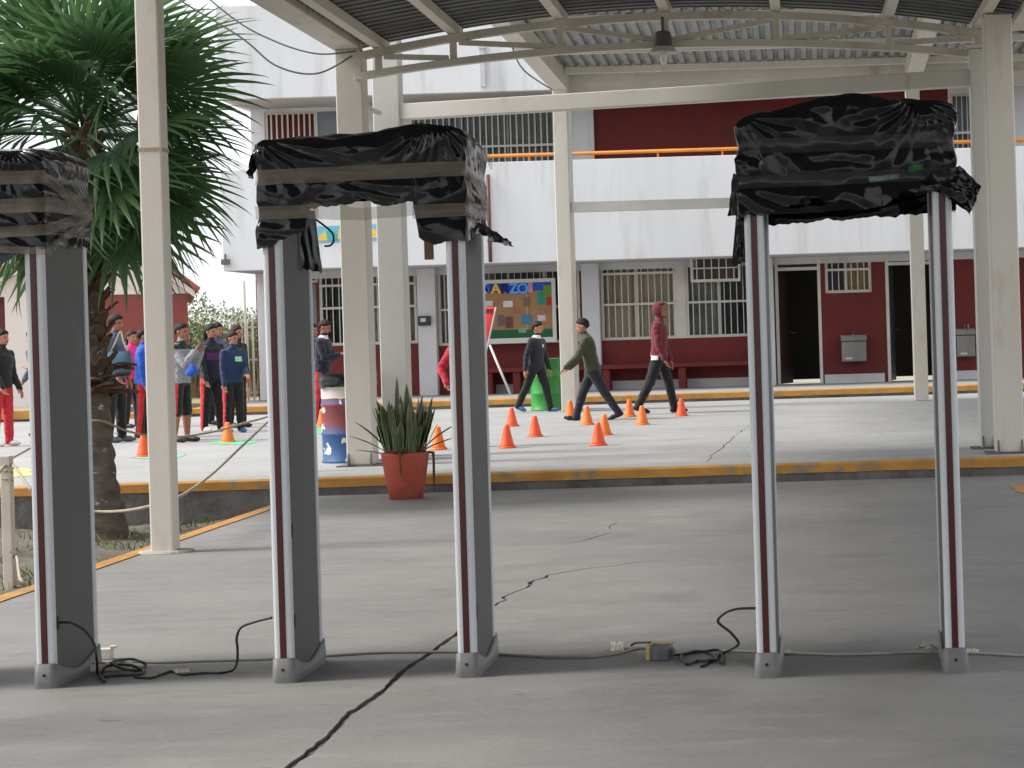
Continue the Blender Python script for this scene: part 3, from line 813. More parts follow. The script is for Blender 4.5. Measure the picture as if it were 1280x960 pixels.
card(657.5, 352, 659.5, 412, (178, 150, 110), 'centre_strip', 0.018)
for i, (a, b, c, d_, cc) in enumerate([(599, 354, 612, 367, (214, 216, 226)), (600, 376, 616, 383, (206, 200, 206)), (629, 376, 641, 384, (204, 212, 214)), (672, 394, 682, 401, (196, 190, 206)),
        (679, 356, 690, 372, (98, 140, 58)), (683, 371, 693, 381, (170, 44, 54)), (672, 365, 683, 380, (40, 140, 120)), (652, 394, 664, 405, (58, 124, 168)), (655, 372, 662, 383, (120, 104, 84)),
        (632, 396, 641, 410, (106, 66, 54)), (622, 394, 630, 407, (100, 92, 104)), (660, 352, 666, 366, (190, 140, 160)), (640, 386, 650, 392, (168, 108, 88)), (648, 410, 658, 416, (120, 160, 130))]):
    card(a, b, c, d_, cc, 'paper_cutout', 0.022 + 0.002 * (i % 3))
def letter(ch, px, py, size_px, c, name):
    cu = bpy.data.curves.new('letter', 'FONT'); cu.body = ch; cu.size = size_px / 64.5 * 1.4; cu.offset = 0.008; cu.extrude = 0.004; cu.align_x = 'CENTER'
    o = bpy.data.objects.new('letter', cu); col.objects.link(o)
    dg = bpy.context.evaluated_depsgraph_get()
    me = bpy.data.meshes.new_from_object(o.evaluated_get(dg)); bpy.data.objects.remove(o)
    me.materials.clear(); me.materials.append(flat('letter_' + name, *c))
    q = inst('letter', me, board, P(px, py, DBD - 0.012) - Vector(board.location), (R(90), 0, 0)); return q
for ch, px, c in (('M', 606, (60, 100, 200)), ('A', 620, (232, 186, 70)), ('R', 631, (20, 26, 110)), ('Z', 642, (96, 170, 255)), ('O', 653.5, (90, 165, 255))):
    letter(ch, px, 366.5, 12.5, c, ch.lower())

# red pennant sign on a leaning pole, in front of the board
DP = 34.9
pen = empty('pennant_sign', (P(618, 490, DP).x, DP, WALK_Z), 0, 'tall red triangular pennant with a leaning white pole before the notice board', 'sign')
def pn(mb, name, mt, **k):
    o = mb.build(name, mt, pen, **k); o.location = -Vector(pen.location); return o
m = MB()
def penp(u, v):
    a = P(578 + (620 - 578) * u, 384.5 - 0.5 * u, DP); b = P(598 + 5 * u, 460, DP)
    p = a.lerp(b, v); return (p.x, DP + 0.02 * math.sin(5 * u + 3 * v), p.z)
m.grid(penp, 10, 14); pn(m, 'pennant', M['banner_red'], smooth=True, solid=0.004)
m = MB(); m.grid(lambda u, v: tuple(Vector(penp(0.03 + 0.92 * u, 0.02 + 0.085 * v)) + Vector((0, -0.006, 0))), 10, 3); pn(m, 'header_print', M['banner_dark'], smooth=True)
m = MB()
for k in range(9):
    u = 0.08 + 0.1 * k
    a = Vector(penp(u, 0.032)); b = Vector(penp(u, 0.088)); m.beam(a + Vector((0, -0.012, 0)), b + Vector((0, -0.012, 0)), 0.035 if k % 2 else 0.022, 0.003, up=(0, 1, 0))
pn(m, 'header_marks', flat('pennant_marks', 120, 22, 26))
for (a, b) in (((612, 431, DP), (638, 493, DP - 0.15)), ((590, 431, DP), (584, 497, DP - 0.1)), ((600, 385, DP + 0.05), (604, 488, DP + 0.5))):
    m = MB(); q0, q1 = P(*a), P(*b); q1.z = max(q1.z, PLAT_Z if q1.y < WALK_Y else WALK_Z); m.tube([q0, q1], 0.022, 8); pn(m, 'pole', M['aluminium'], smooth=True)
m = MB(); q0 = Vector(penp(1.0, 0)); q1 = Vector(penp(1.0, 1.0)); m.tube([q0, q1], 0.014, 6); pn(m, 'edge_rod', M['aluminium'])

# ------------------------------------------------------------------ near shelter canopy
AX0, AX1, AXC = -4.45, 2.12, -1.1
YA = 19.45
shelter = empty('shelter_canopy', (AXC, YA, 0), 0, 'arched steel canopy with cream trusses over the shelter floor', 'canopy')
def sh(mb, name, mt, parent=None, **k):
    o = mb.build(name, M[mt] if isinstance(mt, str) else mt, parent or shelter, **k)
    if parent is None: o.location = -Vector(shelter.location)
    return o
def ztop(x): return 4.53 - 0.030 * (x - AXC) ** 2
def zlow(x): return 4.25 - 0.022 * (x - AXC) ** 2
def arc_beam(zf, y, x0, x1, w, h, n=16):
    m = MB()
    xs = [x0 + (x1 - x0) * i / n for i in range(n + 1)]
    vs = []
    for x in xs:
        z = zf(x)
        vs += [(x, y - w / 2, z - h / 2), (x, y + w / 2, z - h / 2), (x, y + w / 2, z + h / 2), (x, y - w / 2, z + h / 2)]
    fs = [(i * 4 + k, (i + 1) * 4 + k, (i + 1) * 4 + (k + 1) % 4, i * 4 + (k + 1) % 4) for i in range(n) for k in range(4)]
    fs += [(0, 1, 2, 3), (n * 4 + 3, n * 4 + 2, n * 4 + 1, n * 4)]
    return m.add(vs, fs)
TX = [P(px, 40, YA).x for px in (472, 566, 700, 832, 970, 1111, 1222)]
for y in (YA, 13.3, 7.1, 0.9, -5.3):
    sh(arc_beam(ztop, y, AX0 + 0.15, AX1 + 0.02, 0.09, 0.075), 'truss_top_chord', 'steel')
    sh(arc_beam(zlow, y, AX0 + 0.12, AX1 - 0.12, 0.09, 0.07), 'truss_bottom_chord', 'steel')
    for i, x in enumerate(TX):
        m = MB(); m.beam((x, y, zlow(x) + 0.036), (x, y, ztop(x) - 0.039), 0.062, 0.062, up=(0, 1, 0)); sh(m, 'truss_post', 'steel')
    for i in range(len(TX) - 1):
        a, b = TX[i], TX[i + 1]
        if i < 3: p, q = (a + 0.06, y - 0.002, ztop(a) - 0.045), (b - 0.05, y - 0.002, zlow(b) + 0.045)
        else: p, q = (a + 0.05, y - 0.002, zlow(a) + 0.045), (b - 0.06, y - 0.002, ztop(b) - 0.045)
        m = MB(); m.beam(p, q, 0.05, 0.055, up=(0, 1, 0)); sh(m, 'truss_diagonal', 'steel')
for x in [TX[0] + 0.0] + TX[1:]:
    m = MB(); zz = ztop(x) + 0.092; m.box(x - 0.05, x + 0.05, -9.6, YA + 0.32, zz - 0.05, zz + 0.05); sh(m, 'purlin', 'steel')
for x in (AX0 + 0.03, AX1 + 0.18):
    m = MB(); m.box(x - 0.14, x + 0.14, -9.6, YA + 0.12, 4.30, 4.58); m.box(x - 0.16 * (1 if x < 0 else -1) - 0.02, x - 0.16 * (1 if x < 0 else -1) + 0.02, -9.6, YA + 0.14, 4.36, 4.72)
    sh(m, 'edge_beam', 'steel', bevel=0.008)
# roof sheets run across the arch; ribs along x
def near_sheet(y0, y1):
    m = MB(); per = 0.19; prof = [(0.0, 0.0), (0.30, 0.0), (0.42, 0.035), (0.68, 0.035), (0.80, 0.0)]
    ys = []
    k = 0
    while y0 + k * per < y1 - 1e-6:
        for t, h in prof:
            if y0 + (k + t) * per <= y1: ys.append((y0 + (k + t) * per, h))
        k += 1
    ys.append((y1, 0))
    n = 14
    xs = [AX0 - 0.05 + (AX1 + 0.3 - AX0) * i / n for i in range(n + 1)]
    vs = [(x, y, ztop(x) + 0.146 + h) for y, h in ys for x in xs]
    fs = [(j * (n + 1) + i, j * (n + 1) + i + 1, (j + 1) * (n + 1) + i + 1, (j + 1) * (n + 1) + i) for j in range(len(ys) - 1) for i in range(n)]
    return m.add(vs, fs)
y = -9.6; k = 0
while y < 19.8:
    o = sh(near_sheet(y, min(y + 0.957, 19.82)), 'roof_sheet', 'sheet_dark', solid=0.002); o.location.z += 0.004 * (k % 2)
    y += 0.95; k += 1
# supports out of the camera's sight, behind it
for yb_ in (7.1, 0.9, -5.3):
    for xb_ in (AX0 - 0.02, AX1 + 0.1):
        m = MB(); m.box(xb_, xb_ + 0.15, yb_, yb_ + 0.15, 0, 4.298); sh(m, 'post', 'steel', bevel=0.012)
# supports
def column(px0, px1, pyb, z0, z1, depth, name='column', mt='steel', plate=True, owner=None):
    base = G((px0 + px1) / 2, pyb, z0)
    d = base.y
    x0, x1 = P(px0, pyb, d).x, P(px1, pyb, d).x
    m = MB(); m.box(x0, x1, d, d + depth, z0 + 0.013 if plate else z0, z1)
    o = (owner or sh)(m, name, mt, bevel=0.012)
    if plate:
        g = MB(); g.box(x0 - 0.09, x1 + 0.09, d - 0.07, d + depth + 0.07, z0, z0 + 0.012)
        q = g.build('base_plate', M['riser'], o)
        for sx in (x0 + 0.02, x1 - 0.02):
            g = MB(); g.add([(sx - 0.008, d - 0.06, z0 + 0.013), (sx + 0.008, d - 0.06, z0 + 0.013), (sx - 0.008, d, z0 + 0.013), (sx + 0.008, d, z0 + 0.013), (sx - 0.008, d, z0 + 0.13), (sx + 0.008, d, z0 + 0.13)],
                  [(0, 1, 5, 4), (0, 4, 2), (1, 3, 5), (2, 4, 5, 3), (0, 2, 3, 1)])
            g.build('stiffener', M['lamp_grey'], o)
    return o, (x0, x1, d)
o, (x0, x1, d) = column(188, 217, 692, 0.0, 4.30, 0.15, 'post', plate=False)
g = MB()
ang = [(x0 - 0.12 + 0.02 * math.sin(3 * a), a) for a in range(3)]
vs = []
for a in range(22):
    t = 2 * math.pi * a / 22; rr = 1 + 0.16 * noise.noise((math.cos(t) * 2, math.sin(t) * 2, 3))
    vs.append(((x0 + x1) / 2 + 0.19 * rr * math.cos(t), d + 0.08 + 0.15 * rr * math.sin(t)))
n = len(vs)
g.add([(a, b, 0.002) for a, b in vs] + [((a - (x0 + x1) / 2) * 0.9 + (x0 + x1) / 2, (b - d - 0.08) * 0.9 + d + 0.08, 0.018) for a, b in vs], [(i, (i + 1) % n, n + (i + 1) % n, n + i) for i in range(n)] + [tuple(range(n, 2 * n))])
g.build('grout_collar', mat('grout', (0.44, 0.40, 0.34), (0.33, 0.29, 0.24), 9, rough=0.9, bump=0.5), o)
g = MB(); g.box(x0 - 0.003, x1 + 0.003, d - 0.003, d + 0.153, P(200, 189, d).z, P(200, 184, d).z); g.build('weld_band', mat('rusty_weld', (0.45, 0.36, 0.26), (0.36, 0.27, 0.19), 8, rough=0.8), o)
column(433.5, 467, 583, PLAT_Z, 4.298, 0.26)
column(1246, 1281, 567, PLAT_Z, 4.298, 0.26)
# short capped column beside it, carries the truss and a tie beam
o, (sx0, sx1, sd) = column(1227, 1246, 561, PLAT_Z, 4.09, 0.24, mt='steel_grey')
g = MB(); g.box(sx0 - 0.04, sx1 + 0.02, sd - 0.03, sd + 0.27, 4.093, 4.125); g.build('cap_plate', M['steel'], o)
# second left column with the tie beam across to the short column
b2 = P(492, 505, 20.7)
m = MB(); m.box(XW(474, 20.7), XW(507, 20.7), 20.7, 20.95, PLAT_Z, 6.05); sh(m, 'column', 'steel_grey', bevel=0.012)
m = MB(); m.beam((XW(507, 20.7) + 0.004, 20.8, 3.815), (sx0 + 0.09, sd + 0.1, 3.815), 0.14, 0.168); sh(m, 'tie_beam', 'steel_grey', bevel=0.008)
m = MB(); m.tube([P(457, 130, 19.9), P(463, 137, 20.1), P(474, 141, 20.6)], 0.028, 8); sh(m, 'pipe_stub', 'post', smooth=True)

# ------------------------------------------------------------------ far canopy (behind the shelter, towards the building)
YB = 32.0
far = empty('courtyard_canopy', (-1.0, YB, PLAT_Z), 0, 'far pitched canopy of ribbed metal sheets in front of the building', 'canopy')
def fa(mb, name, mt, parent=None, **k):
    o = mb.build(name, M[mt] if isinstance(mt, str) else mt, parent or far, **k)
    if parent is None: o.location = -Vector(far.location)
    return o
def fcol(px0, px1, pyb, z1, depth):
    base = G((px0 + px1) / 2, pyb, PLAT_Z); d = base.y
    x0, x1 = P(px0, pyb, d).x, P(px1, pyb, d).x
    m = MB(); m.box(x0, x1, d, d + depth, PLAT_Z, z1); fa(m, 'column', 'steel', bevel=0.012)
    return x0, x1, d
lx0, lx1, ld = fcol(702, 720, 515, 5.62, 0.6)
rx0, rx1, rd = fcol(1144, 1161, 501, 5.62, 0.3)
m = MB(); m.beam((lx1 + 0.003, ld + 0.15, 3.46), (rx0 - 0.003, rd + 0.12, 3.47), 0.14, 0.16); fa(m, 'tie_beam', 'steel_grey')
zB = 5.67
def zr(y): return zB + 0.052 * (YB - y)
# gutter and fascia
m = MB(); m.box(lx0 - 0.03, 7.5, YB - 0.14, YB - 0.06, 5.24, 5.50); fa(m, 'fascia', 'steel_grey')
m = MB(); m.box(lx0 - 0.03, 7.5, YB - 0.20, YB - 0.143, 5.47, 5.63); fa(m, 'gutter', 'steel')
for x, ye in ((lx0 + 0.13, 20.6), ((rx0 + rx1) / 2, 20.2), (7.2, 20.2)):
    x2 = x + (-0.35 if x < 0 else 0)
    m = MB(); m.beam((x, YB - 0.22, zr(YB - 0.22) - 0.2), (x2, ye, zr(ye) - 0.2), 0.26, 0.28); fa(m, 'rafter', 'steel')
for y in (22.5, 25.0, 27.4, 29.6, 31.2):
    m = MB(); m.box(lx0 + 0.27, 7.4, y - 0.04, y + 0.04, zr(y) - 0.16, zr(y) - 0.055); fa(m, 'purlin', 'steel')
def far_sheet(x0, x1):
    m = MB(); per = 0.175; prof = [(0.0, 0.0), (0.42, 0.0), (0.52, 0.05), (0.88, 0.05), (0.98, 0.0)]
    xs = []; k = 0
    while x0 + k * per < x1 - 1e-6:
        xs += [(x0 + (k + t) * per, h) for t, h in prof if x0 + (k + t) * per <= x1]
        k += 1
    xs.append((x1, 0))
    ys = [20.3, 24, 28, YB - 0.1]
    vs = [(x, y, zr(y) - 0.05 + h) for y in ys for x, h in xs]; n = len(xs)
    return m.add(vs, [(j * n + i, j * n + i + 1, (j + 1) * n + i + 1, (j + 1) * n + i) for j in range(len(ys) - 1) for i in range(n - 1)])
x = lx0 + 0.0; k = 0
while x < 7.3:
    o = fa(far_sheet(x, x + 1.055), 'roof_sheet', 'sheet', solid=0.002); o.location.z += 0.004 * (k % 2); x += 1.05; k += 1

# pendant lamp under the truss
lp = P(829, 54, YA - 0.16)
lamp = empty('pendant_lamp', (lp.x, lp.y, lp.z), 0, 'grey high bay lamp with a pale bulb hanging from the truss', 'lamp')
m = MB(); m.lathe([(0.015, 0.1), (0.015, 0.26)], 8); m.build('stem', M['lamp_grey'], lamp)
m = MB(); m.lathe([(0.02, 0.125), (0.075, 0.11), (0.085, 0.06), (0.085, -0.02), (0.10, -0.035)], 20); m.build('ballast_housing', M['lamp_grey'], lamp, smooth=True, bevel=0.004)
m = MB(); m.lathe([(0.10, -0.036), (0.135, -0.085), (0.14, -0.10), (0.125, -0.10), (0.09, -0.05)], 24, close=False); m.build('collar', M['steel_grey'], lamp, smooth=True)
m = MB(); m.lathe([(0.025, -0.05), (0.03, -0.12), (0.032, -0.17), (0.026, -0.20), (0.01, -0.215)], 16); m.build('bulb', M['bulb'], lamp, smooth=True)

# overhead wires to the left column
def wire(name, pts, r, mt, label, cat='cable', group=None, n=10, sides=6):
    m = MB(); m.tube(smooth_path(pts, n), r, sides)
    return tag(m.build(name, M[mt], smooth=True), label, cat, group)
wire('overhead_wire', [P(120, -160, 19.3), P(200, -60, 19.3), P(285, 18, 19.3), P(340, 50, 19.3), P(395, 67, 19.3), P(445, 64, 19.3)], 0.009, 'lamp_grey', 'upper of two thin wires sagging to the left column top', 'wire')
wire('overhead_wire', [P(110, -90, 19.25), P(210, -10, 19.25), P(300, 46, 19.25), P(345, 82, 19.25), P(395, 92, 19.25), P(440, 70, 19.25)], 0.010, 'lamp_grey', 'lower sagging wire on the white wall left of the column', 'wire')
wire('slack_wire', [P(640, 58, 22), P(655, 88, 24), P(690, 112, 29)], 0.010, 'lamp_grey', 'thin slack wire beside the rafter of the far canopy', 'wire')

# ------------------------------------------------------------------ walk-through metal detectors
GW, GD, GT, GH = 0.835, 0.52, 0.078, 2.2
def rounded_rect(w0, w1, d0, d1, r, n=5):
    pts = []
    for cx, cy, a0 in ((w1 - r, d1 - r, 0), (w0 + r, d1 - r, 90), (w0 + r, d0 + r, 180), (w1 - r, d0 + r, 270)):
        for k in range(n + 1):
            a = R(a0 + 90 * k / n); pts.append((cx + r * math.cos(a), cy + r * math.sin(a)))
    return pts
def prism(mb, pts, z0, z1, mi=None):
    n = len(pts)
    return mb.add([(x, y, z0) for x, y in pts] + [(x, y, z1) for x, y in pts], [(i, (i + 1) % n, n + (i + 1) % n, n + i) for i in range(n)] + [tuple(reversed(range(n))), tuple(range(n, 2 * n))], mi)

def gate_panel(gate, side):
    """one upright of the detector; side = -1 left, +1 right"""
    xc = side * (GW / 2 - GT / 2)
    m = MB(); m.box(xc - GT / 2 + 0.006, xc + GT / 2 - 0.006, 0.046, GD - 0.046, 0.03, GH - 0.03)
    p = m.build('side_panel', M['gate_grey'], gate)
    for y0, y1, nm in ((0.0, 0.045, 'front_profile'), (GD - 0.045, GD, 'rear_profile')):
        m = MB(); prism(m, rounded_rect(xc - GT / 2, xc + GT / 2, y0, y1, 0.016), 0.03, GH - 0.02)
        q = m.build(nm, M['alu'], p, smooth=False)
    m = MB(); prism(m, rounded_rect(xc - 0.013, xc + 0.013, -0.006, 0.012, 0.004, 3), 0.09, GH - 0.2); m.build('light_strip', M['red_strip'], p)
    # boot: high at both ends, swept low along the middle
    m = MB(); ring0, ring1, ring2 = [], [], []
    outer = rounded_rect(xc - GT / 2 - 0.012, xc + GT / 2 + 0.012, -0.016, GD + 0.016, 0.03, 6)
    pts = []
    for i in range(len(outer)):
        a, b = Vector(outer[i]), Vector(outer[(i + 1) % len(outer)])
        k = max(1, int((b - a).length / 0.03))
        for j in range(k): pts.append(a.lerp(b, j / k))
    n = len(pts)
    def zt(y): t = min(1, max(0, y / GD)); return 0.042 + 0.058 * abs(2 * t - 1) ** 1.6
    def shrink(p, s): return ((p.x - xc) * s + xc, (p.y - GD / 2) * (1 - (1 - s) * 0.15) + GD / 2)
    vs = [(p.x, p.y, 0.0) for p in pts] + [(p.x, p.y, 0.02) for p in pts] + [(*shrink(p, 0.93), zt(p.y)) for p in pts] + [(*shrink(p, 0.72), zt(p.y) + 0.002) for p in pts]
    m.add(vs, [(r * n + i, r * n + (i + 1) % n, (r + 1) * n + (i + 1) % n, (r + 1) * n + i) for r in range(3) for i in range(n)])
    b = m.build('boot', M['boot'], p, smooth=True)
    # screw hole: a black disc on the boot's front, colouring in the recess's shade
    m = MB(); m.lathe([(0.007, 0), (0.007, 0.003), (0.004, 0.003)], 14); o = m.build('screw_hole_shade', M['black'], p); o.location = (xc, -0.0135, 0.055); o.rotation_euler = (R(90), 0, 0)
    for zz in (0.62, 0.245) if side < 0 else (0.26,):
        m = MB(); m.box(-0.003, 0.003, -0.012, 0.012, -0.028, 0.028); o = m.build('socket', M['black'], p, bevel=0.002); o.location = (xc + GT / 2 - 0.004, 0.068, zz)
    m = MB(); m.box(-0.003, 0.003, -0.012, 0.012, -0.03, 0.03); o = m.build('socket', M['black'], p, bevel=0.002); o.location = (xc - GT / 2 + 0.004, 0.068, 0.27)
    return p

class Wrap:
    """film wrapped round the detector's head: a surface over perimeter s (0-4: front, right, back, left) and height z"""
    def __init__(self, seed, top, bottom, bands, pad=0.022, amp=0.022):
        self.seed, self.top, self.bottom, self.bands, self.pad, self.amp = seed, top, bottom, bands, pad, amp
    def rim(self, s, off):
        s = s % 4.0
        w, d, r = GW + 2 * off, GD + 2 * off, 0.022
        k = int(s); t = s - k
        x0, x1, y0, y1 = -w / 2, w / 2, -off, GD + off
        c = [(x0, y0), (x1, y0), (x1, y1), (x0, y1)]
        a, b = c[k], c[(k + 1) % 4]
        p = Vector((a[0] + (b[0] - a[0]) * t, a[1] + (b[1] - a[1]) * t))
        # round the corners
        ln = (w if k % 2 == 0 else d)
        e = min(t, 1 - t) * ln
        if e < r:
            cx = (a if t < 0.5 else b); ctr = Vector((cx[0] - math.copysign(r, cx[0]), (cx[1] + r) if cx[1] < GD / 2 else (cx[1] - r)))
            v = p - ctr
            if v.length > 1e-6: p = ctr + v.normalized() * r
        return p
    def wr(self, s, z):
        """crumpled film: patches of straight sharp folds, creases running in a few directions, fans from the pulled corners"""
        q = self.seed * 7.3
        s = s % 4.0
        k = int(s)
        a = (0, 0.88, 1.44, 2.32)[k] + (s - k) * (0.88 if k % 2 == 0 else 0.56)
        wa, wz = noise.noise((a * 3.0, z * 3.0, q)), noise.noise((a * 3.0, z * 3.0, q + 40))
        h = 0.0
        for i, (th, lam) in enumerate(((0.25, 0.21), (-0.5, 0.16), (0.95, 0.13), (1.3, 0.10), (-1.1, 0.085), (1.48, 0.05))):
            u = (a * math.cos(th) + z * math.sin(th)) / lam + 0.55 * wa * (1 + 0.4 * i) + 1.7 * i + q
            tri = abs(2 * (u - math.floor(u + 0.5)))
            mk = noise.noise((a * 4.2 + 9 * i, z * 5.5, q + 3 * i)) * 2.3 + 0.15
            mk = min(1.0, max(0.0, mk))
            h += mk * lam * 4.6 * (tri - 0.5)
        for (ca, cz, kf) in ((0.75, self.top(0.85) + 0.03, 9.0), (0.02, self.top(0.0), 7.0), (1.42, 1.98, 10.0)):
            da, dz = a - ca, z - cz
            r = math.hypot(da, dz)
            if r < 0.45 and r > 1e-4:
                u = math.atan2(dz, da) * kf / math.pi * 1.4 + 0.5 * wz
                tri = abs(2 * (u - math.floor(u + 0.5)))
                h += 0.9 * (tri - 0.5) * (1 - r / 0.45) * min(1, r / 0.08)
        return (0.8 * h + 0.5 * wz) * (1.0 if k % 2 == 0 else 0.4)
    def cinch(self, z):
        c = 0.0
        for zb, hw in self.bands: c = max(c, math.exp(-((z - zb) / (hw * 1.5)) ** 2))
        return c
    def at(self, s, z, off=0.0):
        c = self.cinch(z)
        o = max(0.011, self.pad * (1 - 0.5 * c) + self.amp * self.wr(s, z) * (1 - 0.5 * c))
        zt = self.top(s)
        e = max(0.0, 1 - (zt - z) / 0.05)
        o -= 0.035 * e * e                       # rounds over to the top
        p = self.rim(s, o + off)
        return Vector((p.x, p.y, z))
    def film(self, ns=520, nz=84, ntop=16):
        m = MB(); vs = []; fs = []
        rows = []
        for j in range(ntop):
            k = j / ntop; row = []
            for i in range(ns):
                s = 4 * i / ns; p = self.at(s, self.top(s)); q = Vector((0, GD / 2))
                x, y = q.x + (p.x - q.x) * k, q.y + (p.y - q.y) * k
                row.append((x, y, self.top(s) * k + (1 - k) * (self.top(0.5) + self.top(2.5)) / 2 + 0.02 * math.sqrt(max(0, 1 - k)) + 0.014 * noise.noise((x * 9, y * 9, self.seed))))
            rows.append(row)
        for j in range(nz):
            row = []
            for i in range(ns):
                s = 4 * i / ns; zt, zb = self.top(s), self.bottom(s)
                zb += 0.012 * noise.noise((s * 9, 2, self.seed)) + 0.01 * noise.noise((s * 31, 3, self.seed))
                row.append(tuple(self.at(s, zt + (zb - zt) * j / (nz - 1))))
            rows.append(row)
        for r in rows: vs += r
        nr = len(rows)
        for j in range(nr - 1):
            for i in range(ns): fs.append((j * ns + i, (j + 1) * ns + i, (j + 1) * ns + (i + 1) % ns, j * ns + (i + 1) % ns))
        return m.add(vs, fs)
    def strip(self, path, w, off=0.004, n=60):
        """ribbon of tape along (s, z) points"""
        m = MB(); pts = []
        seg = [(Vector(a), Vector(b)) for a, b in zip(path[:-1], path[1:])]
        tot = sum((b - a).length for a, b in seg)
        for a, b in seg:
            k = max(2, int(n * (b - a).length / tot))
            for j in range(k): pts.append(a.lerp(b, j / k))
        pts.append(Vector(path[-1]))
        nw = 4; vs = []
        for i, p in enumerate(pts):
            t = pts[min(i + 1, len(pts) - 1)] - pts[max(i - 1, 0)]
            t = Vector((t.x * 0.7, t.y)).normalized()
            sd = Vector((-t.y / 0.7, t.x))
            for k in range(nw):
                u = (k / (nw - 1) - 0.5) * w * (1 + 0.1 * noise.noise((i * 0.4, 0, k)))
                vs.append(self.at(p.x + sd.x * u, p.y + sd.y * u, off + 0.0012 * noise.noise((i * 0.9, k * 1.3, w * 90))))
        return m.add(vs, [(i * nw + k, i * nw + k + 1, (i + 1) * nw + k + 1, (i + 1) * nw + k) for i in range(len(pts) - 1) for k in range(nw - 1)])

def lerp_table(tab):
    def f(s):
        s = s % 4.0
        for (a, va), (b, vb) in zip(tab[:-1], tab[1:]):
            if a <= s <= b: return va + (vb - va) * ((s - a) / max(1e-6, b - a))
        return tab[-1][1]
    return f

def flap(wrap_part, corners, nu, nv, seed, mt='bag', amp=0.02, rag=0.02, name='loose_flap'):
    """hanging tail of film between four corner points (top-left, top-right, bottom-left, bottom-right), local to the detector"""
    m = MB(); A, B, C_, D_ = [Vector(c) for c in corners]
    def fn(u, v):
        p = A.lerp(B, u).lerp(C_.lerp(D_, u), v)
        nrm = (B - A).cross(C_ - A).normalized()
        w = amp * (noise.noise((u * 4 + seed, v * 3, 1)) + 0.5 * noise.noise((u * 9, v * 7 + seed, 2))) * (0.3 + v)
        p += nrm * w + (C_ - A).normalized() * (rag * v * v * (noise.noise((u * 7 + seed * 3, 5, 1)) + 0.6 * noise.noise((u * 19 + seed, 8, 1))))
        return p
    m.grid(fn, nu, nv)
    return m.build(name, M[mt], wrap_part, smooth=True)

def gate_base(loc, rz, label):
    g = empty('metal_detector_gate', loc, rz, label, 'metal detector', 'walk-through metal detectors')
    gate_panel(g, -1); gate_panel(g, 1)
    m = MB(); m.box(-GW / 2 + GT + 0.002, GW / 2 - GT - 0.002, 0.03, GD - 0.03, 2.03, GH - 0.02); m.build('head_unit', M['black'], g, bevel=0.01)
    return g

# detector at the left edge
u, v = unroll(69, 858); d1 = 8.13
g1 = gate_base((u * d1 / FPX - GW / 2, d1, 0), 0, 'metal detector at the left edge, head wrapped in black plastic with brown tape')
w1 = Wrap(1.0, lerp_table([(0, 2.235), (1, 2.235), (1.5, 2.25), (2, 2.24), (3, 2.24), (4, 2.235)]),
          lerp_table([(0, 1.72), (0.55, 1.74), (0.8, 1.77), (0.93, 1.83), (1.0, 1.82), (1.2, 1.84), (1.9, 1.85), (2.1, 1.9), (3, 1.9), (3.3, 1.75), (4, 1.72)]),
          [(2.12, 0.03), (1.995, 0.03), (1.89, 0.02)])
tape_k = 0
b = w1.film().build('plastic_wrap', M['bag'], g1, smooth=True)
for path, w in (([(0.02, 2.12), (1.0, 2.12), (1.9, 2.01)], 0.055), ([(0.02, 1.99), (1.0, 2.005), (2.0, 2.01)], 0.06), ([(0.02, 1.875), (1.0, 1.90), (1.9, 1.99)], 0.045), ([(1.1, 1.83), (1.95, 1.99)], 0.035), ([(0.4, 1.86), (0.9, 1.815), (1.05, 1.81)], 0.03), ([(1.85, 2.02), (2.0, 2.1)], 0.04)):
    tape_k += 1; w1.strip(path, w, 0.003 + 0.0035 * tape_k).build('tape', M['tape'], b, smooth=True)

# middle detector
u, v = unroll(470, 850); d2 = 8.09
g2 = gate_base((u * d2 / FPX, d2, 0), 0, 'middle metal detector, black plastic head with brown tape stretched across its opening')
w2 = Wrap(2.0, lerp_table([(0, 2.245), (0.35, 2.235), (0.6, 2.26), (0.85, 2.29), (1.0, 2.27), (1.6, 2.27), (2, 2.24), (2.4, 2.28), (3, 2.24), (4, 2.245)]),
          lerp_table([(0, 1.79), (0.06, 1.80), (0.24, 1.865), (0.255, 1.955), (0.45, 1.965), (0.52, 1.985), (0.6, 1.955), (0.75, 1.965), (0.765, 1.82), (0.85, 1.785), (0.93, 1.81), (1.0, 1.795), (1.3, 1.83), (1.9, 1.88), (2.1, 2.015), (2.9, 2.015), (3.05, 1.85), (4, 1.79)]),
          [(2.095, 0.032), (1.935, 0.03)], amp=0.026)
tape_k = 0
b = w2.film().build('plastic_wrap', M['bag'], g2, smooth=True)
for path, w in (([(0.0, 2.085), (1.0, 2.10), (1.5, 2.06), (1.95, 1.93)], 0.062), ([(-0.02, 1.94), (0.3, 1.94)], 0.055), ([(0.74, 1.925), (1.0, 1.93), (1.9, 1.935)], 0.055), ([(1.05, 2.27), (1.15, 2.06), (1.9, 1.94)], 0.05), ([(1.02, 2.05), (1.06, 1.87)], 0.05), ([(1.5, 2.22), (1.95, 2.15)], 0.04)):
    tape_k += 1; w2.strip(path, w, 0.003 + 0.0035 * tape_k).build('tape', M['tape'], b, smooth=True)
m = MB()
def tape_span(u, v):
    x = -0.225 + 0.45 * u; sag = -0.012 * math.sin(math.pi * u) + 0.006 * noise.noise((u * 5, v, 2))
    return (x, -0.012 + 0.008 * noise.noise((u * 4, v * 2, 9)), 1.912 + 0.06 * (v - 0.2 * 0) + sag - 0.012 * u * 0 + (0.012 * math.sin(u * 9) if v > 0.9 else 0))
m.grid(tape_span, 26, 4); m.build('tape', M['tape'], b, smooth=True)
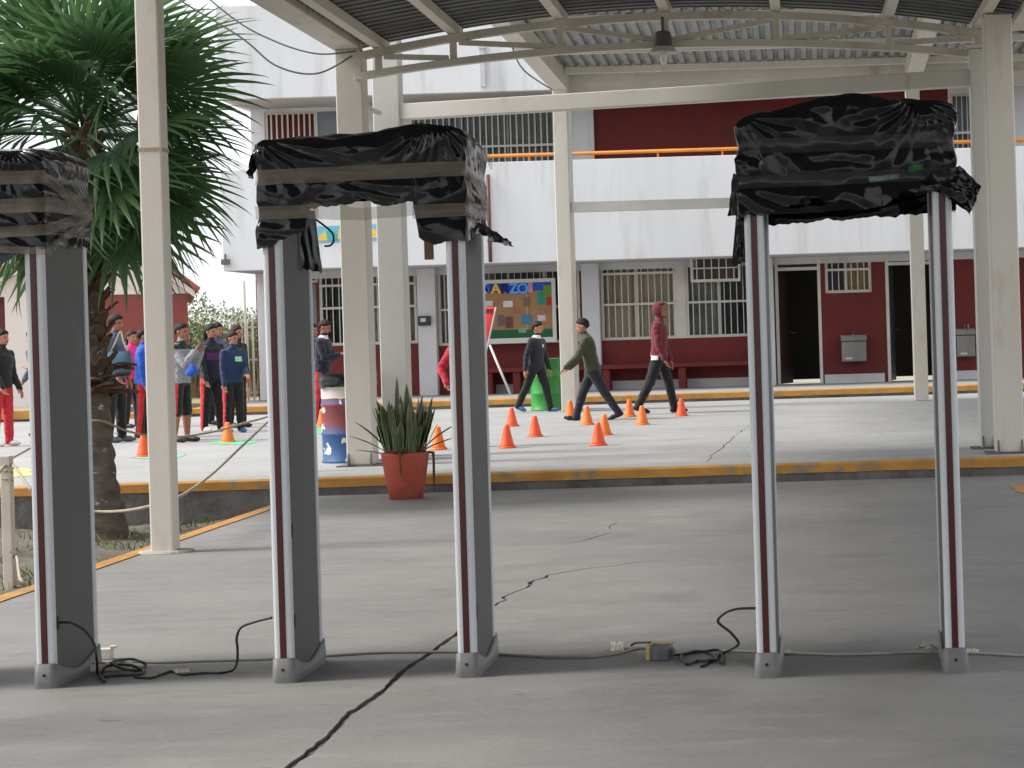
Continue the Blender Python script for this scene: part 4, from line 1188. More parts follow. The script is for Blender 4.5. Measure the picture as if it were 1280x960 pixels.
flap(b, [(-0.336, 0.30, 1.97), (-0.290, 0.39, 1.97), (-0.336, 0.30, 1.715), (-0.272, 0.41, 1.705)], 12, 14, 3, amp=0.008, rag=0.012)
flap(b, [(0.43, 0.2, 1.885), (0.435, 0.42, 1.895), (0.50, 0.12, 1.80), (0.56, 0.44, 1.79)], 14, 14, 5, amp=0.035, rag=0.05)
flap(b, [(-0.44, 0.03, 2.23), (-0.435, 0.12, 2.22), (-0.475, 0.0, 2.11), (-0.47, 0.1, 2.09)], 8, 8, 7, amp=0.02)
m = MB(); m.box(0.195, 0.235, 0.30, 0.304, 1.74, 1.93); m.build('cardboard_strip', M['card'], b)
m = MB(); m.tube(smooth_path([(-0.315, 0.5, 1.94), (-0.275, 0.49, 1.91), (-0.238, 0.48, 1.875), (-0.235, 0.48, 1.84), (-0.25, 0.48, 1.822), (-0.275, 0.48, 1.82)], 6), 0.0045, 6); m.build('loose_wire', M['black'], b, smooth=True)

# right detector
u, v = unroll(1077, 844); d3 = 7.86
g3 = gate_base((u * d3 / FPX, d3, 0), R(-1.5), 'right hand metal detector, glossy black plastic head with clear tape')
w3 = Wrap(3.0, lerp_table([(0, 2.255), (0.12, 2.27), (0.4, 2.325), (0.62, 2.325), (0.8, 2.29), (1.0, 2.285), (2, 2.28), (2.5, 2.33), (3, 2.27), (4, 2.255)]),
          lerp_table([(0, 1.845), (0.1, 1.855), (0.25, 1.885), (0.33, 1.925), (0.45, 1.89), (0.56, 1.86), (0.68, 1.885), (0.75, 1.935), (0.83, 1.925), (0.9, 1.93), (1.0, 1.90), (1.5, 1.86), (2, 1.88), (3, 1.84), (3.5, 1.8), (4, 1.845)]),
          [(2.135, 0.025), (1.99, 0.02)], amp=0.028, pad=0.028)
b = w3.film().build('plastic_wrap', M['bag'], g3, smooth=True)
for path, w in (([(-0.3, 2.13), (1.0, 2.135), (1.6, 2.13)], 0.06), ([(-0.3, 1.985), (1.0, 2.0), (1.6, 2.0)], 0.05)):
    w3.strip(path, w).build('tape', M['tape_clear'], b, smooth=True)
m = w3.strip([(0.60, 1.985), (0.74, 1.995)], 0.022, 0.006); m.build('printed_patch', mat('pale_green_print', (0.13, 0.19, 0.17), (0.012, 0.02, 0.02), 22, rough=0.25), b, smooth=True)
m = w3.strip([(0.77, 2.02), (0.84, 2.03)], 0.024, 0.007); m.build('printed_patch', mat('green_print', (0.015, 0.11, 0.02), (0.006, 0.02, 0.008), 26, rough=0.25), b, smooth=True)
flap(b, [(-0.455, 0.0, 2.03), (-0.43, -0.01, 2.02), (-0.485, 0.02, 1.86), (-0.43, 0.02, 1.86)], 8, 12, 11, amp=0.02, rag=0.01)
flap(b, [(-0.45, 0.05, 1.88), (-0.42, 0.05, 1.88), (-0.475, 0.06, 1.66), (-0.415, 0.06, 1.67)], 8, 14, 13, amp=0.03, rag=0.03)
flap(b, [(0.31, -0.035, 1.985), (0.452, -0.02, 2.03), (0.485, -0.06, 1.825), (0.535, -0.03, 1.945)], 22, 22, 17, amp=0.035, rag=0.012)
flap(b, [(0.40, 0.02, 1.99), (0.455, 0.12, 1.99), (0.47, 0.0, 1.87), (0.52, 0.1, 1.89)], 14, 12, 19, amp=0.03, rag=0.015)

# ------------------------------------------------------------------ cables on the floor
def fl(px, py, z=0.006): return G(px, py, z)
R1 = g1.location.x + GW / 2
def gate_side(px, py, d): return P(px, py, d)
wire('electric_cable', [(R1 - 0.002, d1 + 0.068, 0.262), (R1 + 0.03, d1 + 0.06, 0.262), P(92, 780, 8.17), P(108, 790, 8.18), P(118, 806, 8.2), P(121, 825, 8.22), fl(122, 841), fl(126, 848), fl(131, 852)], 0.0055, 'black', 'black cord from the left detector socket down to the power strip', 'cord')
strip = empty('power_strip', fl(135, 838, 0), R(8), 'cream power strip on the floor beside the left detector', 'power strip')
m = MB(); m.box(-0.10, 0.10, -0.028, 0.028, 0.0, 0.032); m.build('strip_body', M['cable_white'], strip, bevel=0.006)
for k in range(4):
    m = MB(); m.lathe([(0.016, 0), (0.016, 0.003)], 14); o = m.build('outlet', M['boot'], strip); o.location = (-0.07 + 0.045 * k, 0, 0.0325)
m = MB(); m.box(-0.03, 0.03, -0.02, 0.02, 0, 0.05); m.box(0.018, 0.05, -0.012, 0.012, 0.051, 0.062)
o = m.build('foam_block', M['paper'], None, bevel=0.005); o.location = fl(133, 824, 0); tag(o, 'small cream foam block behind the power strip', 'block')
m = MB(); m.box(-0.03, 0.03, -0.022, 0.022, 0, 0.04); o = m.build('plug_adapter', M['card'], None, bevel=0.005); o.location = fl(107, 839, 0); o.rotation_euler = (0, 0, 0.5); tag(o, 'tan plug block at the left end of the power strip', 'plug')
wire('cord_tangle', [fl(127, 843), fl(132, 834, 0.035), fl(148, 831, 0.036), fl(165, 832, 0.03), fl(176, 836), fl(182, 832), fl(178, 828, 0.02), fl(166, 824, 0.03), fl(150, 825, 0.04), fl(140, 828, 0.045), fl(150, 835, 0.035), fl(168, 838), fl(180, 838), fl(174, 843), fl(150, 844), fl(130, 846)], 0.006, 'black', 'tangle of black cord lying on the power strip', 'cord')
wire('electric_cable', [fl(168, 846), fl(178, 847), fl(190, 847), fl(204, 842), fl(215, 839), fl(226, 843), fl(236, 843), fl(258, 841), fl(276, 841), fl(290, 838), P(296, 829, 8.25), P(297, 812, 8.22), P(296, 797, 8.2), P(302, 784, 8.19), P(320, 777, 8.18), P(340, 772, 8.16)], 0.0055, 'black', 'black cord rising from the floor to the middle detector left side', 'cord')
def tape_bit(px, py, w, d, rz, label, h=0.012, seed=1):
    m = MB(); m.grid(lambda u, v: ((u - 0.5) * w, (v - 0.5) * d, 0.009 + h * max(0, math.sin(math.pi * v)) * (0.8 + 0.6 * noise.noise((u * 5 + seed, v * 5, 1))) + 0.01 * noise.noise((u * 9, v * 9, seed))), 12, 12)
    o = m.build('tape_piece', M['paper'], None, smooth=True, solid=0.001); o.location = fl(px, py, 0); o.rotation_euler = (0, 0, rz)
    return tag(o, label, 'tape')
tape_bit(228, 842, 0.06, 0.05, 0.4, 'bit of white tape on the black cord near the power strip', seed=1)
wire('floor_cable', [fl(160, 826), fl(200, 828), fl(260, 826), fl(330, 824), fl(372, 822), fl(420, 819), fl(470, 816), fl(520, 815), fl(575, 815), fl(620, 817.5), fl(660, 820), (fl(700, 821.5)), fl(740, 820.5), fl(770, 817), fl(795, 811), fl(812, 810)], 0.0065, 'cable_brown', 'grey brown cable taped along the floor between the detectors', 'cable')
wire('floor_cable', [fl(902, 813), fl(945, 814.5), fl(985, 816), fl(1040, 818), (fl(1100, 817)), fl(1150, 815), fl(1220, 816.5), fl(1260, 818.5), fl(1320, 821)], 0.006, 'cable_white', 'off white cable along the floor under the right detector', 'cable')
tape_bit(772, 813, 0.055, 0.13, 0.1, 'torn piece of cream tape holding the brown cable to the floor', 0.03, 2)
tape_bit(978, 818, 0.07, 0.07, 0.0, 'cream tape at the foot of the right detector left upright', 0.008, 3)
tape_bit(1160, 815, 0.05, 0.12, 0.5, 'crumpled tape just left of the right detector right foot', 0.025, 4)
tape_bit(1213, 817, 0.07, 0.06, 0.0, 'cream tape just right of the right detector right foot', 0.008, 5)
adp = empty('taped_adapter', fl(826, 824, 0), R(-14), 'grey power adapter wrapped in yellow tape on the floor', 'adapter')
m = MB(); m.box(-0.04, 0.045, -0.04, 0.04, 0.0, 0.062); m.build('adapter_body', mat('slate_plastic', (0.16, 0.165, 0.18), (0.09, 0.09, 0.10), 25, rough=0.5, bump=0.3), adp, bevel=0.006)
for x in (-0.046, ):
    m = MB(); m.box(x - 0.006, x + 0.012, -0.044, 0.044, 0.001, 0.067); m.build('yellow_tape', mat('yellow_tape', (0.55, 0.42, 0.16), (0.42, 0.31, 0.12), 20, rough=0.6), adp, bevel=0.002)
m = MB(); m.box(-0.033, 0.046, 0.015, 0.045, 0.0625, 0.068); m.build('yellow_tape', bpy.data.materials['yellow_tape'], adp)
m = MB(); m.box(0.0455, 0.062, -0.012, 0.02, 0.018, 0.045); m.build('plug', M['lamp_grey'], adp, bevel=0.003)
wire('loose_cord', [fl(789, 807), fl(793, 804, 0.02), fl(802, 803, 0.03), fl(813, 803, 0.05)], 0.0055, 'black', 'short black cord end behind the taped adapter', 'cord')
def z3(x, y): return (680 + x / 4, 680 + y / 4)
loop = [(640, 556), (690, 552), (760, 536), (830, 546), (862, 572), (822, 582), (765, 584), (712, 600), (686, 578), (700, 550), (790, 540), (868, 530), (892, 558), (880, 596)]
tailp = [(785, 612), (850, 575), (875, 552), (905, 540)]
wire('coiled_cord', [fl(*z3(*p), 0.006 + 0.004 * (i % 3)) for i, p in enumerate(loop)], 0.0058, 'black', 'coil of black cord lying beside the taped adapter', 'cord')
wire('electric_cable', [fl(*z3(*p)) for p in tailp] + [P(*z3(955, 515), 7.98), P(*z3(972, 492), 7.97), P(*z3(930, 440), 7.96), P(*z3(870, 388), 7.95), P(*z3(905, 345), 7.94), P(*z3(960, 326), 7.93), P(*z3(1010, 322), 7.925), P(*z3(1062, 321), 7.92)], 0.0058, 'black', 'black cord rising to the right detector left upright', 'cord')

# ------------------------------------------------------------------ potted snake plant
pot_c = G(508, 625, 0.0); pot_c.y += 0.17; pot_c.x *= pot_c.y / (pot_c.y - 0.17)
plant = empty('potted_snake_plant', pot_c, 0, 'terracotta pot of dark green snake plant on the shelter floor', 'potted plant')
m = MB(); m.lathe([(0.12, 0.0), (0.148, 0.0), (0.165, 0.115), (0.17, 0.12), (0.208, 0.385), (0.213, 0.40), (0.20, 0.41), (0.19, 0.40), (0.182, 0.36)], 40, close=False)
m.lathe([(0.001, 0.004), (0.13, 0.004)], 40, close=False)
m.build('pot', M['terracotta'], plant, smooth=True)
m = MB(); m.lathe([(0.0, 0.365), (0.186, 0.36)], 30, close=False); m.build('soil', M['soil'], plant)
rnd = random.Random(5)
def snake_leaf(h, w, tw, lean, bend):
    m = MB(); n = 12; vs = []
    for i in range(n + 1):
        t = i / n; ww = w * (0.55 + 0.9 * t) * (1 - max(0, (t - 0.55) / 0.45) ** 2.2) if t < 1 else 0.001
        ww = max(ww, 0.0015); a = tw * t
        x = lean * t + bend * t * t; z = h * (t - 0.3 * abs(bend) * t * t)
        cx, sx = math.cos(a), math.sin(a)
        for k in (-1, -0.72, 0, 0.72, 1): vs.append((x + sx * ww * k * 0.5, ww * cx * k * 0.5, z + 0.0 - 0.0 * k + 0.12 * ww * abs(k)))
    fs, mi = [], []
    for i in range(n):
        for k in range(4):
            fs.append((i * 5 + k, i * 5 + k + 1, (i + 1) * 5 + k + 1, (i + 1) * 5 + k)); mi.append(1 if k in (0, 3) else 0)
    mb = MB(); mb.v = vs; mb.f = fs; mb.m = mi
    return mb
for i in range(125):
    a = rnd.uniform(0, 6.283); r = 0.165 * math.sqrt(rnd.random())
    h = rnd.uniform(0.30, 0.56) * (1.08 - r * 0.7); lean = r * rnd.uniform(0.2, 0.75) + rnd.uniform(0, 0.03)
    o = snake_leaf(h, rnd.uniform(0.036, 0.062), rnd.uniform(-1.3, 1.3), lean, rnd.uniform(-0.03, 0.05)).build('leaf', [M['snake'], M['snake_edge']], plant, smooth=True, solid=0.003)
    o.location = (r * math.cos(a), r * math.sin(a), 0.35); o.rotation_euler = (0, 0, a + rnd.uniform(-0.5, 0.5))
for (a, h, lean, bend) in ((3.1, 0.34, 0.24, 0.10), (3.25, 0.22, 0.22, 0.16), (2.9, 0.08, 0.16, 0.22), (-1.4, 0.12, 0.1, 0.25), (-1.75, 0.10, 0.12, 0.22), (-0.3, 0.2, 0.2, 0.25), (0.1, 0.3, 0.22, 0.15), (-1.1, 0.66, 0.0, 0.02), (2.6, 0.72, -0.05, 0.02)):
    o = snake_leaf(h, 0.055, rnd.uniform(-0.6, 0.6), lean, bend).build('leaf', [M['snake'], M['snake_edge']], plant, smooth=True, solid=0.003)
    o.location = (0.10 * math.cos(a), 0.10 * math.sin(a), 0.36); o.rotation_euler = (0, 0, a)
for a, dz in ((0.15, 0.30), (-0.05, 0.22), (-1.55, 0.15)):
    m = MB(); m.tube(smooth_path([(0.17, 0, 0.39), (0.23, 0.01, 0.40), (0.25, 0.0, 0.36), (0.245, 0.01, 0.36 - dz)], 5), [0.012] * 5 + [0.010] * 5 + [0.008] * 5 + [0.004], 6); o = m.build('leaf', M['palm_dead'], plant, smooth=True); o.rotation_euler = (0, 0, a)

# ------------------------------------------------------------------ drums
def ramp_paint(name, stops, rough=0.5, splash=None):
    """paint bands up the drum's height"""
    m = mat(name, stops[0][1], None, rough=rough)
    nt = m.node_tree; N, L = nt.nodes, nt.links; b = N['Principled BSDF']
    tc = N.new('ShaderNodeTexCoord'); sp = N.new('ShaderNodeSeparateXYZ'); L.new(tc.outputs['Object'], sp.inputs['Vector'])
    nz = N.new('ShaderNodeTexNoise'); nz.inputs['Scale'].default_value = 14; nz.inputs['Detail'].default_value = 6; L.new(tc.outputs['Object'], nz.inputs['Vector'])
    ma = N.new('ShaderNodeMath'); ma.operation = 'MULTIPLY_ADD'; L.new(nz.outputs['Fac'], ma.inputs[0]); ma.inputs[1].default_value = 0.03; L.new(sp.outputs['Z'], ma.inputs[2])
    cr = N.new('ShaderNodeValToRGB'); cr.color_ramp.interpolation = 'CONSTANT'
    L.new(ma.outputs[0], cr.inputs['Fac'])
    els = cr.color_ramp.elements
    while len(els) < len(stops): els.new(0.5)
    for e, (p, c) in zip(els, stops): e.position = p; e.color = (*c, 1)
    last = cr.outputs['Color']
    if splash:
        n2 = N.new('ShaderNodeTexNoise'); n2.inputs['Scale'].default_value = 7; n2.inputs['Detail'].default_value = 8; L.new(tc.outputs['Object'], n2.inputs['Vector'])
        for (colr, lo, hi, off) in splash:
            ad = N.new('ShaderNodeMath'); ad.operation = 'ADD'; L.new(n2.outputs['Fac'], ad.inputs[0]); ad.inputs[1].default_value = off
            mr = N.new('ShaderNodeMapRange'); mr.inputs['From Min'].default_value = lo; mr.inputs['From Max'].default_value = hi; L.new(ad.outputs[0], mr.inputs['Value'])
            mx = N.new('ShaderNodeMix'); mx.data_type = 'RGBA'; L.new(mr.outputs['Result'], mx.inputs['Factor']); L.new(last, mx.inputs['A']); mx.inputs['B'].default_value = (*colr, 1); last = mx.outputs['Result']
    L.new(last, b.inputs['Base Color'])
    return m
def drum(px, pyb, r, h, body, label, liner=None):
    c = G(px, pyb, PLAT_Z); c.y += r; c.x *= c.y / (c.y - r)
    o = empty('steel_drum', c, 0, label, 'drum')
    prof = [(r - 0.008, 0), (r, 0.004), (r, 0.02), (r - 0.01, 0.03)]
    for zz in (h * 0.33, h * 0.66): prof += [(r - 0.008, zz - 0.02), (r - 0.001, zz - 0.008), (r - 0.001, zz + 0.008), (r - 0.008, zz + 0.02)]
    prof += [(r - 0.01, h - 0.02), (r, h - 0.015), (r, h), (r - 0.012, h), (r - 0.015, h - 0.3)]
    m = MB(); m.lathe(prof, 40, close=False); m.lathe([(0.001, h * 0.4), (r - 0.016, h * 0.4)], 40, close=False); m.build('shell', body, o, smooth=True)
    if liner:
        m = MB(); rr = random.Random(3)
        m.grid(lambda u, v: ((r + 0.012 + 0.012 * noise.noise((u * 20, v * 3, 2))) * math.cos(u * 6.2832), (r + 0.012 + 0.012 * noise.noise((u * 20, v * 3, 2))) * math.sin(u * 6.2832), h + 0.012 - liner * v * (1 + 0.5 * noise.noise((math.cos(u * 6.2832) * 2, math.sin(u * 6.2832) * 2, 1)))), 60, 8, wrap=True)
        m.build('bin_liner', M['bag'], o, smooth=True)
    return o
blue, maroon, white = srgb(40, 84, 134), srgb(122, 56, 60), srgb(196, 192, 186)
drum(438, 579, 0.285, 0.90, ramp_paint('painted_drum', [(0.0, blue), (0.325, maroon), (0.345, srgb(64, 76, 128)), (0.385, maroon), (0.62, srgb(78, 76, 122)), (0.655, maroon), (0.675, white)], 0.55, [((0.7, 0.7, 0.68), 0.615, 0.63, 0.0)]),
     'painted drum in blue, maroon and white with black liner beside the column', 0.13)
drum(684, 513.5, 0.27, 0.86, M['green_drum'], 'bright green drum behind the walking child in navy', None)

# ------------------------------------------------------------------ cones
m = MB(); m.lathe([(0.002, 0.26), (0.022, 0.258), (0.030, 0.245), (0.034, 0.23), (0.052, 0.15), (0.078, 0.035), (0.082, 0.028)], 20); cone_me = m.mesh('cone_body', M['cone_a'], True)
m = MB(); m.lathe([(0.10, 0.0), (0.102, 0.008), (0.097, 0.018), (0.080, 0.027)], 20); base_me = m.mesh('cone_base', M['cone_a'], True)
cone_me_b = cone_me.copy(); cone_me_b.materials[0] = M['cone_b']; base_me_b = base_me.copy(); base_me_b.materials[0] = M['cone_b']
CONES = [(548, 562, 1, 'orange cone just right of the potted plant, by the child in red'), (634, 560, 0, 'nearest red orange cone just right of the middle detector'),
    (640, 533, 0, 'red orange cone behind the nearest one, left of the feet of the child in navy'), (669, 546, 0, 'red orange cone alone between the child in navy and the detector'),
    (713, 522, 1, 'orange cone at the foot of the far canopy left column'), (734, 531, 1, 'orange cone between the legs of the child in olive'),
    (748, 557, 0, 'front red orange cone of the overlapping pair below the child in olive'), (756, 544, 1, 'rear orange cone of the overlapping pair below the child in olive'),
    (787, 521, 1, 'farthest small orange cone left of the person in maroon hoodie'), (803, 531, 1, 'orange cone just behind the heel of the person in maroon hoodie'),
    (852, 520, 0, 'rightmost cone, at the front foot of the person in maroon hoodie'), (180, 571, 0, 'red orange cone on green paint half hidden by the left post'),
    (285, 553, 1, 'orange cone on green paint before the child with green emblem'), (403, 533, 1, 'orange cone at the feet of the two children behind the drum')]
for px, py, k, lab in CONES:
    e = empty('traffic_cone', G(px, py, PLAT_Z), 0, lab, 'cone', 'small training cones on the courtyard')
    s = 1.0
    inst('cone_body', (cone_me, cone_me_b)[k], e, scale=(s, s, s)); inst('cone_base', (base_me, base_me_b)[k], e, scale=(s, s, s))

# ------------------------------------------------------------------ fan palm
pc = G(128, 672, DIRT_Z)
palm = empty('fan_palm', pc, 0, 'fan palm with shaggy trunk in the planting bed', 'palm tree')
crown = Vector((P(104, 160, pc.y).x - pc.x, 0.0, P(104, 160, pc.y).z - pc.z))
def trunk_c(t): return Vector((crown.x * t ** 0.45, 0, crown.z * t))
m = MB(); n = 70; seg = 28
vs = []
for i in range(n + 1):
    t = i / n; c = trunk_c(t); r = 0.118 + 0.15 * math.exp(-t * 8) + 0.012 * math.sin(t * 150)
    for k in range(seg):
        a = 2 * math.pi * k / seg; rr = r * (1 + 0.09 * noise.noise((math.cos(a) * 2, math.sin(a) * 2, t * 26)) + 0.05 * noise.noise((math.cos(a) * 6, math.sin(a) * 6, t * 60)))
        vs.append((c.x + rr * math.cos(a), c.y + rr * math.sin(a), c.z - 0.06 * (1 - t)))
m.add(vs, [(i * seg + k, i * seg + (k + 1) % seg, (i + 1) * seg + (k + 1) % seg, (i + 1) * seg + k) for i in range(n) for k in range(seg)])
trunk = m.build('trunk', M['bark'], palm, smooth=True)
rnd = random.Random(21)
def boot_mesh(L_, w):
    m = MB(); nn = 7; vs = []
    for i in range(nn + 1):
        t = i / nn; ww = w * (1 - 0.62 * t) * (1.0 if i < nn else 0.75); x = 0.10 * t + 0.32 * t * t * L_; z = L_ * t * (1 - 0.25 * t)
        for k in (-1, -0.5, 0, 0.5, 1): vs.append((x - 0.25 * ww * k * k, ww * k, z + 0.02 * noise.noise((t * 5, k * 3, L_ * 30))))
    return m.add(vs, [(i * 5 + k, i * 5 + k + 1, (i + 1) * 5 + k + 1, (i + 1) * 5 + k) for i in range(nn) for k in range(4)])
boots = [boot_mesh(rnd.uniform(0.12, 0.24), rnd.uniform(0.06, 0.10)).mesh('dead_leaf_base', M['palm_dead'], True) for _ in range(6)]
for i in range(110):
    z = 1.30 + 2.1 * (i / 110); t = z / crown.z; c = trunk_c(t); a = i * 2.399 + rnd.uniform(-0.2, 0.2)
    o = inst('dead_leaf_base', rnd.choice(boots), palm, (c.x + 0.105 * math.cos(a), c.y + 0.105 * math.sin(a), z), (0, rnd.uniform(-0.5, -0.2), a), (1, 1, rnd.uniform(0.7, 1.2)))
    o.modifiers.new('solid', 'SOLIDIFY').thickness = 0.018
for i in range(26):          # thick ruff of cut stubs under the skirt
    a = i * 2.399; z = 1.18 + rnd.uniform(0, 0.26); c = trunk_c(z / crown.z)
    o = inst('dead_leaf_base', rnd.choice(boots), palm, (c.x + 0.125 * math.cos(a), c.y + 0.125 * math.sin(a), z), (0, rnd.uniform(0.3, 0.9), a), (1.1, 1.1, 1.0))
    o.modifiers.new('solid', 'SOLIDIFY').thickness = 0.02
def fan_leaf(Lb, nseg, spread, droop, seed, pet):
    """petiole along +x from the crown, then a pleated fan"""
    rr = random.Random(seed); m = MB()
    arch = lambda x: -0.10 * (x / pet) ** 2 * pet
    m.tube([(pet * t, 0, arch(pet * t)) for t in (0, 0.25, 0.5, 0.75, 1.0)], [0.022, 0.018, 0.015, 0.013, 0.011], 6, mi=0)
    hx, hz = pet, arch(pet)
    for i in range(nseg):
        a = spread * (i / (nseg - 1) - 0.5) * 2
        da = spread / (nseg - 1)
        Ls = Lb * (0.66 + 0.34 * math.cos(a * 0.62)) * rr.uniform(0.9, 1.06)
        rj = 0.50 * Ls
        drp = droop * rr.uniform(0.5, 1.5)
        def pt(r, ang, lift):
            q = r / Ls
            z = hz + lift - 0.10 * r * abs(math.sin(a)) * 0 - drp * max(0, q - 0.35) ** 2 * Lb - 0.16 * r * (1 - math.cos(a))
            return (hx + r * math.cos(ang), r * math.sin(ang), z)
        wj = da * 0.96
        fold = 0.22 * rj * da
        tw = rr.uniform(-0.015, 0.015)
        v = [pt(0.02, a, 0)]
        for q, wf in ((0.25, 1.0), (0.5, 0.98), (0.66, 0.68), (0.82, 0.38), (0.93, 0.17)):
            r = q * Ls; wd = wj * min(1.0, 0.5 / q) * wf
            v += [pt(r, a - wd + tw * q, 0), pt(r, a + tw * q, fold * wf), pt(r, a + wd + tw * q, 0)]
        v.append(pt(Ls, a + tw * 2, -0.01))
        f = [(0, 1, 2), (0, 2, 3)]
        for k in range(4):
            b0 = 1 + 3 * k
            f += [(b0, b0 + 3, b0 + 4, b0 + 1), (b0 + 1, b0 + 4, b0 + 5, b0 + 2)]
        f += [(13, 16, 14), (14, 16, 15)]
        m.add(v, f, 0)
        m.m[-2:] = [1, 1]
    return m.mesh('frond', [M['palm'], M['palm2']], False)
leaves = [fan_leaf(rnd.uniform(0.80, 0.92), 28, R(118), dr, s, pe) for s, (dr, pe) in enumerate(((0.25, 0.60), (0.45, 0.66), (0.35, 0.55), (0.6, 0.62)))]
nf = 58
for i in range(nf):
    t = (i + 0.5) / nf
    az = i * 2.39996 + rnd.uniform(-0.2, 0.2)
    el = R(74 - 124 * t + rnd.uniform(-8, 8))          # young fronds upright, old ones hang
    o = inst('frond', leaves[i % 4], palm)
    dirv = Vector((math.cos(az) * math.cos(el), math.sin(az) * math.cos(el), math.sin(el)))
    xax = dirv; side = Vector((-math.sin(az), math.cos(az), 0)); up = xax.cross(side)
    mt_ = Matrix((xax, side, up)).transposed().to_4x4()
    tilt = Matrix.Rotation(rnd.uniform(-0.7, 0.7), 4, 'X') @ Matrix.Rotation(rnd.uniform(-0.1, 0.35), 4, 'Y')
    base = crown + Vector((0.06 * math.cos(az), 0.06 * math.sin(az), 0.22 - 0.5 * t))
    o.matrix_local = Matrix.Translation(base) @ mt_ @ tilt @ Matrix.Scale(rnd.uniform(0.92, 1.12), 4)

# ------------------------------------------------------------------ rope posts and ropes
def rope_post(px, pyb, h, label, z=DIRT_Z):
    c = G(px, pyb, z)
    e = empty('rope_post', c, 0, label, 'post', 'short posts holding the ropes')
    m = MB(); m.box(-0.034, 0.034, -0.034, 0.034, 0, h); m.build('shaft', M['post'], e, bevel=0.006)
    m = MB(); m.tube([(0.038 * math.cos(a * 0.7), 0.038 * math.sin(a * 0.7), h - 0.06 - 0.006 * a) for a in range(22)], 0.008, 6); m.build('knot', M['rope'], e)
    return c
pp = rope_post(13, 740, 0.92, 'short cream post at the left edge in the planting bed')
ph = rope_post(372, 590, 0.80, 'short cream post hidden behind the middle detector left upright', PLAT_Z)
def rope(pts, label):
    m = MB(); m.tube(smooth_path(pts, 14), 0.0105, 6); return tag(m.build('rope', M['rope'], smooth=True), label, 'rope')
ptop = pp + Vector((0, 0, 0.86)); htop = ph + Vector((0, 0, 0.76))
rope([P(-120, 690, 11.2), P(-40, 652, 11.6), ptop, P(40, 613, 12.6), P(75, 633, 13.3), P(113, 639, 13.6), P(150, 639, 13.5), P(186, 633, 13.34), P(222, 622, 13.5), P(262, 595, 15), P(300, 560, 16.8), P(338, 524, 18.2), htop], 'slack cream rope strung low from the left edge post past the tall post')
rope([P(-60, 606, 16.2), P(-5, 583, 16.3), P(40, 559, 16.4), P(92, 532, 16.45), P(125, 526, 16.5), P(160, 539, 17.2), P(205, 547, 17.8), P(260, 541, 18.3), P(305, 529, 18.6), P(340, 518, 18.9), htop + Vector((0, 0, -0.03))], 'cream rope sagging from the palm trunk in front of the children')
rope([pp + Vector((0.02, -0.035, 0.28)), pp + Vector((0.07, -0.05, 0.24)), P(25, 722, 11.75), G(33, 731, 0.012)], 'frayed rope end hanging from the left edge post to the floor edge')

# ------------------------------------------------------------------ tiled house on the left
DH, HT = 36.5, R(18)
hap = P(137, 284, DH)
house = empty('tiled_house', (hap.x, DH, 0.2), HT, 'pale pink house with brick red band and clay tile gable roof', 'house')
def H2(px, py):
    """(along the front wall, height) in the house's own frame, of a photograph pixel on its front wall"""
    u, v = unroll(px, py)
    rx, rz = u / FPX, -v / FPX                       # ray (rx, 1, rz)
    c, s = math.cos(HT), math.sin(HT)
    t = (-s * hap.x + c * DH) / (-s * rx + c)        # normal of the front wall is (-s, c)
    x, y = rx * t, t
    return (x - hap.x) * c + (y - DH) * s, EYE + rz * t - 0.2
apz = H2(137, 284)[1]
re_ = H2(243, 362); le = H2(-70, 372)
def zroof(x): return apz - (apz - le[1]) * (-x) / (-le[0]) if x < 0 else apz - (apz - re_[1]) * x / re_[0]
wallx0, wallx1 = le[0] + 0.35, H2(236, 380)[0]
zband = H2(150, 368)[1]
m = MB()
pts = [(wallx0, zband + 0.002), (wallx1, zband + 0.002), (wallx1, zroof(wallx1) - 0.16), (0, apz - 0.16), (wallx0, zroof(wallx0) - 0.16)]
m.add([(x, 0, z) for x, z in pts] + [(x, 6, z) for x, z in pts], [tuple(range(5)), tuple(range(9, 4, -1))] + [(i, i + 5, (i + 1) % 5 + 5, (i + 1) % 5) for i in range(5)])
m.build('upper_wall', M['house_wall'], house)
wx, px8 = H2(40, 450)[0], H2(8, 450)[0]
m = MB(); m.box(wx, wallx1 - 0.02, 0.02, 5.9, 0, zband); m.build('red_band_wall', M['house_red'], house)
m = MB(); m.box(px8, wx - 0.002, -0.02, 5.9, 0, zband); m.build('corner_pier', M['house_wall'], house)
m = MB(); m.box(wallx0, px8 - 0.002, 0.2, 5.8, 0, zband); m.build('recess_wall', M['house_red'], house)
m = MB(); m.box(H2(-3, 400)[0], H2(6, 400)[0], 0.1, 0.19, H2(0, 412)[1], H2(0, 372)[1]); m.build('window', M['glass'], house)
a, b_ = H2(100, 326), H2(190, 372)
m = MB(); m.beam((a[0], -0.012, a[1]), (b_[0], -0.012, b_[1]), 0.02, 0.03, up=(0, 1, 0)); m.build('relief_line', M['house_wall'], house)
for x0, za in (le, re_):
    m = MB()
    m.add([(x0, -0.25, za - 0.15), (0, -0.25, apz - 0.15), (0, 6.2, apz - 0.15), (x0, 6.2, za - 0.15), (x0, -0.25, za - 0.03), (0, -0.25, apz - 0.03), (0, 6.2, apz - 0.03), (x0, 6.2, za - 0.03)],
          [(0, 1, 2, 3), (4, 7, 6, 5), (0, 4, 5, 1), (2, 6, 7, 3), (0, 3, 7, 4), (1, 5, 6, 2)])
    m.build('roof_deck', M['house_wall'], house)
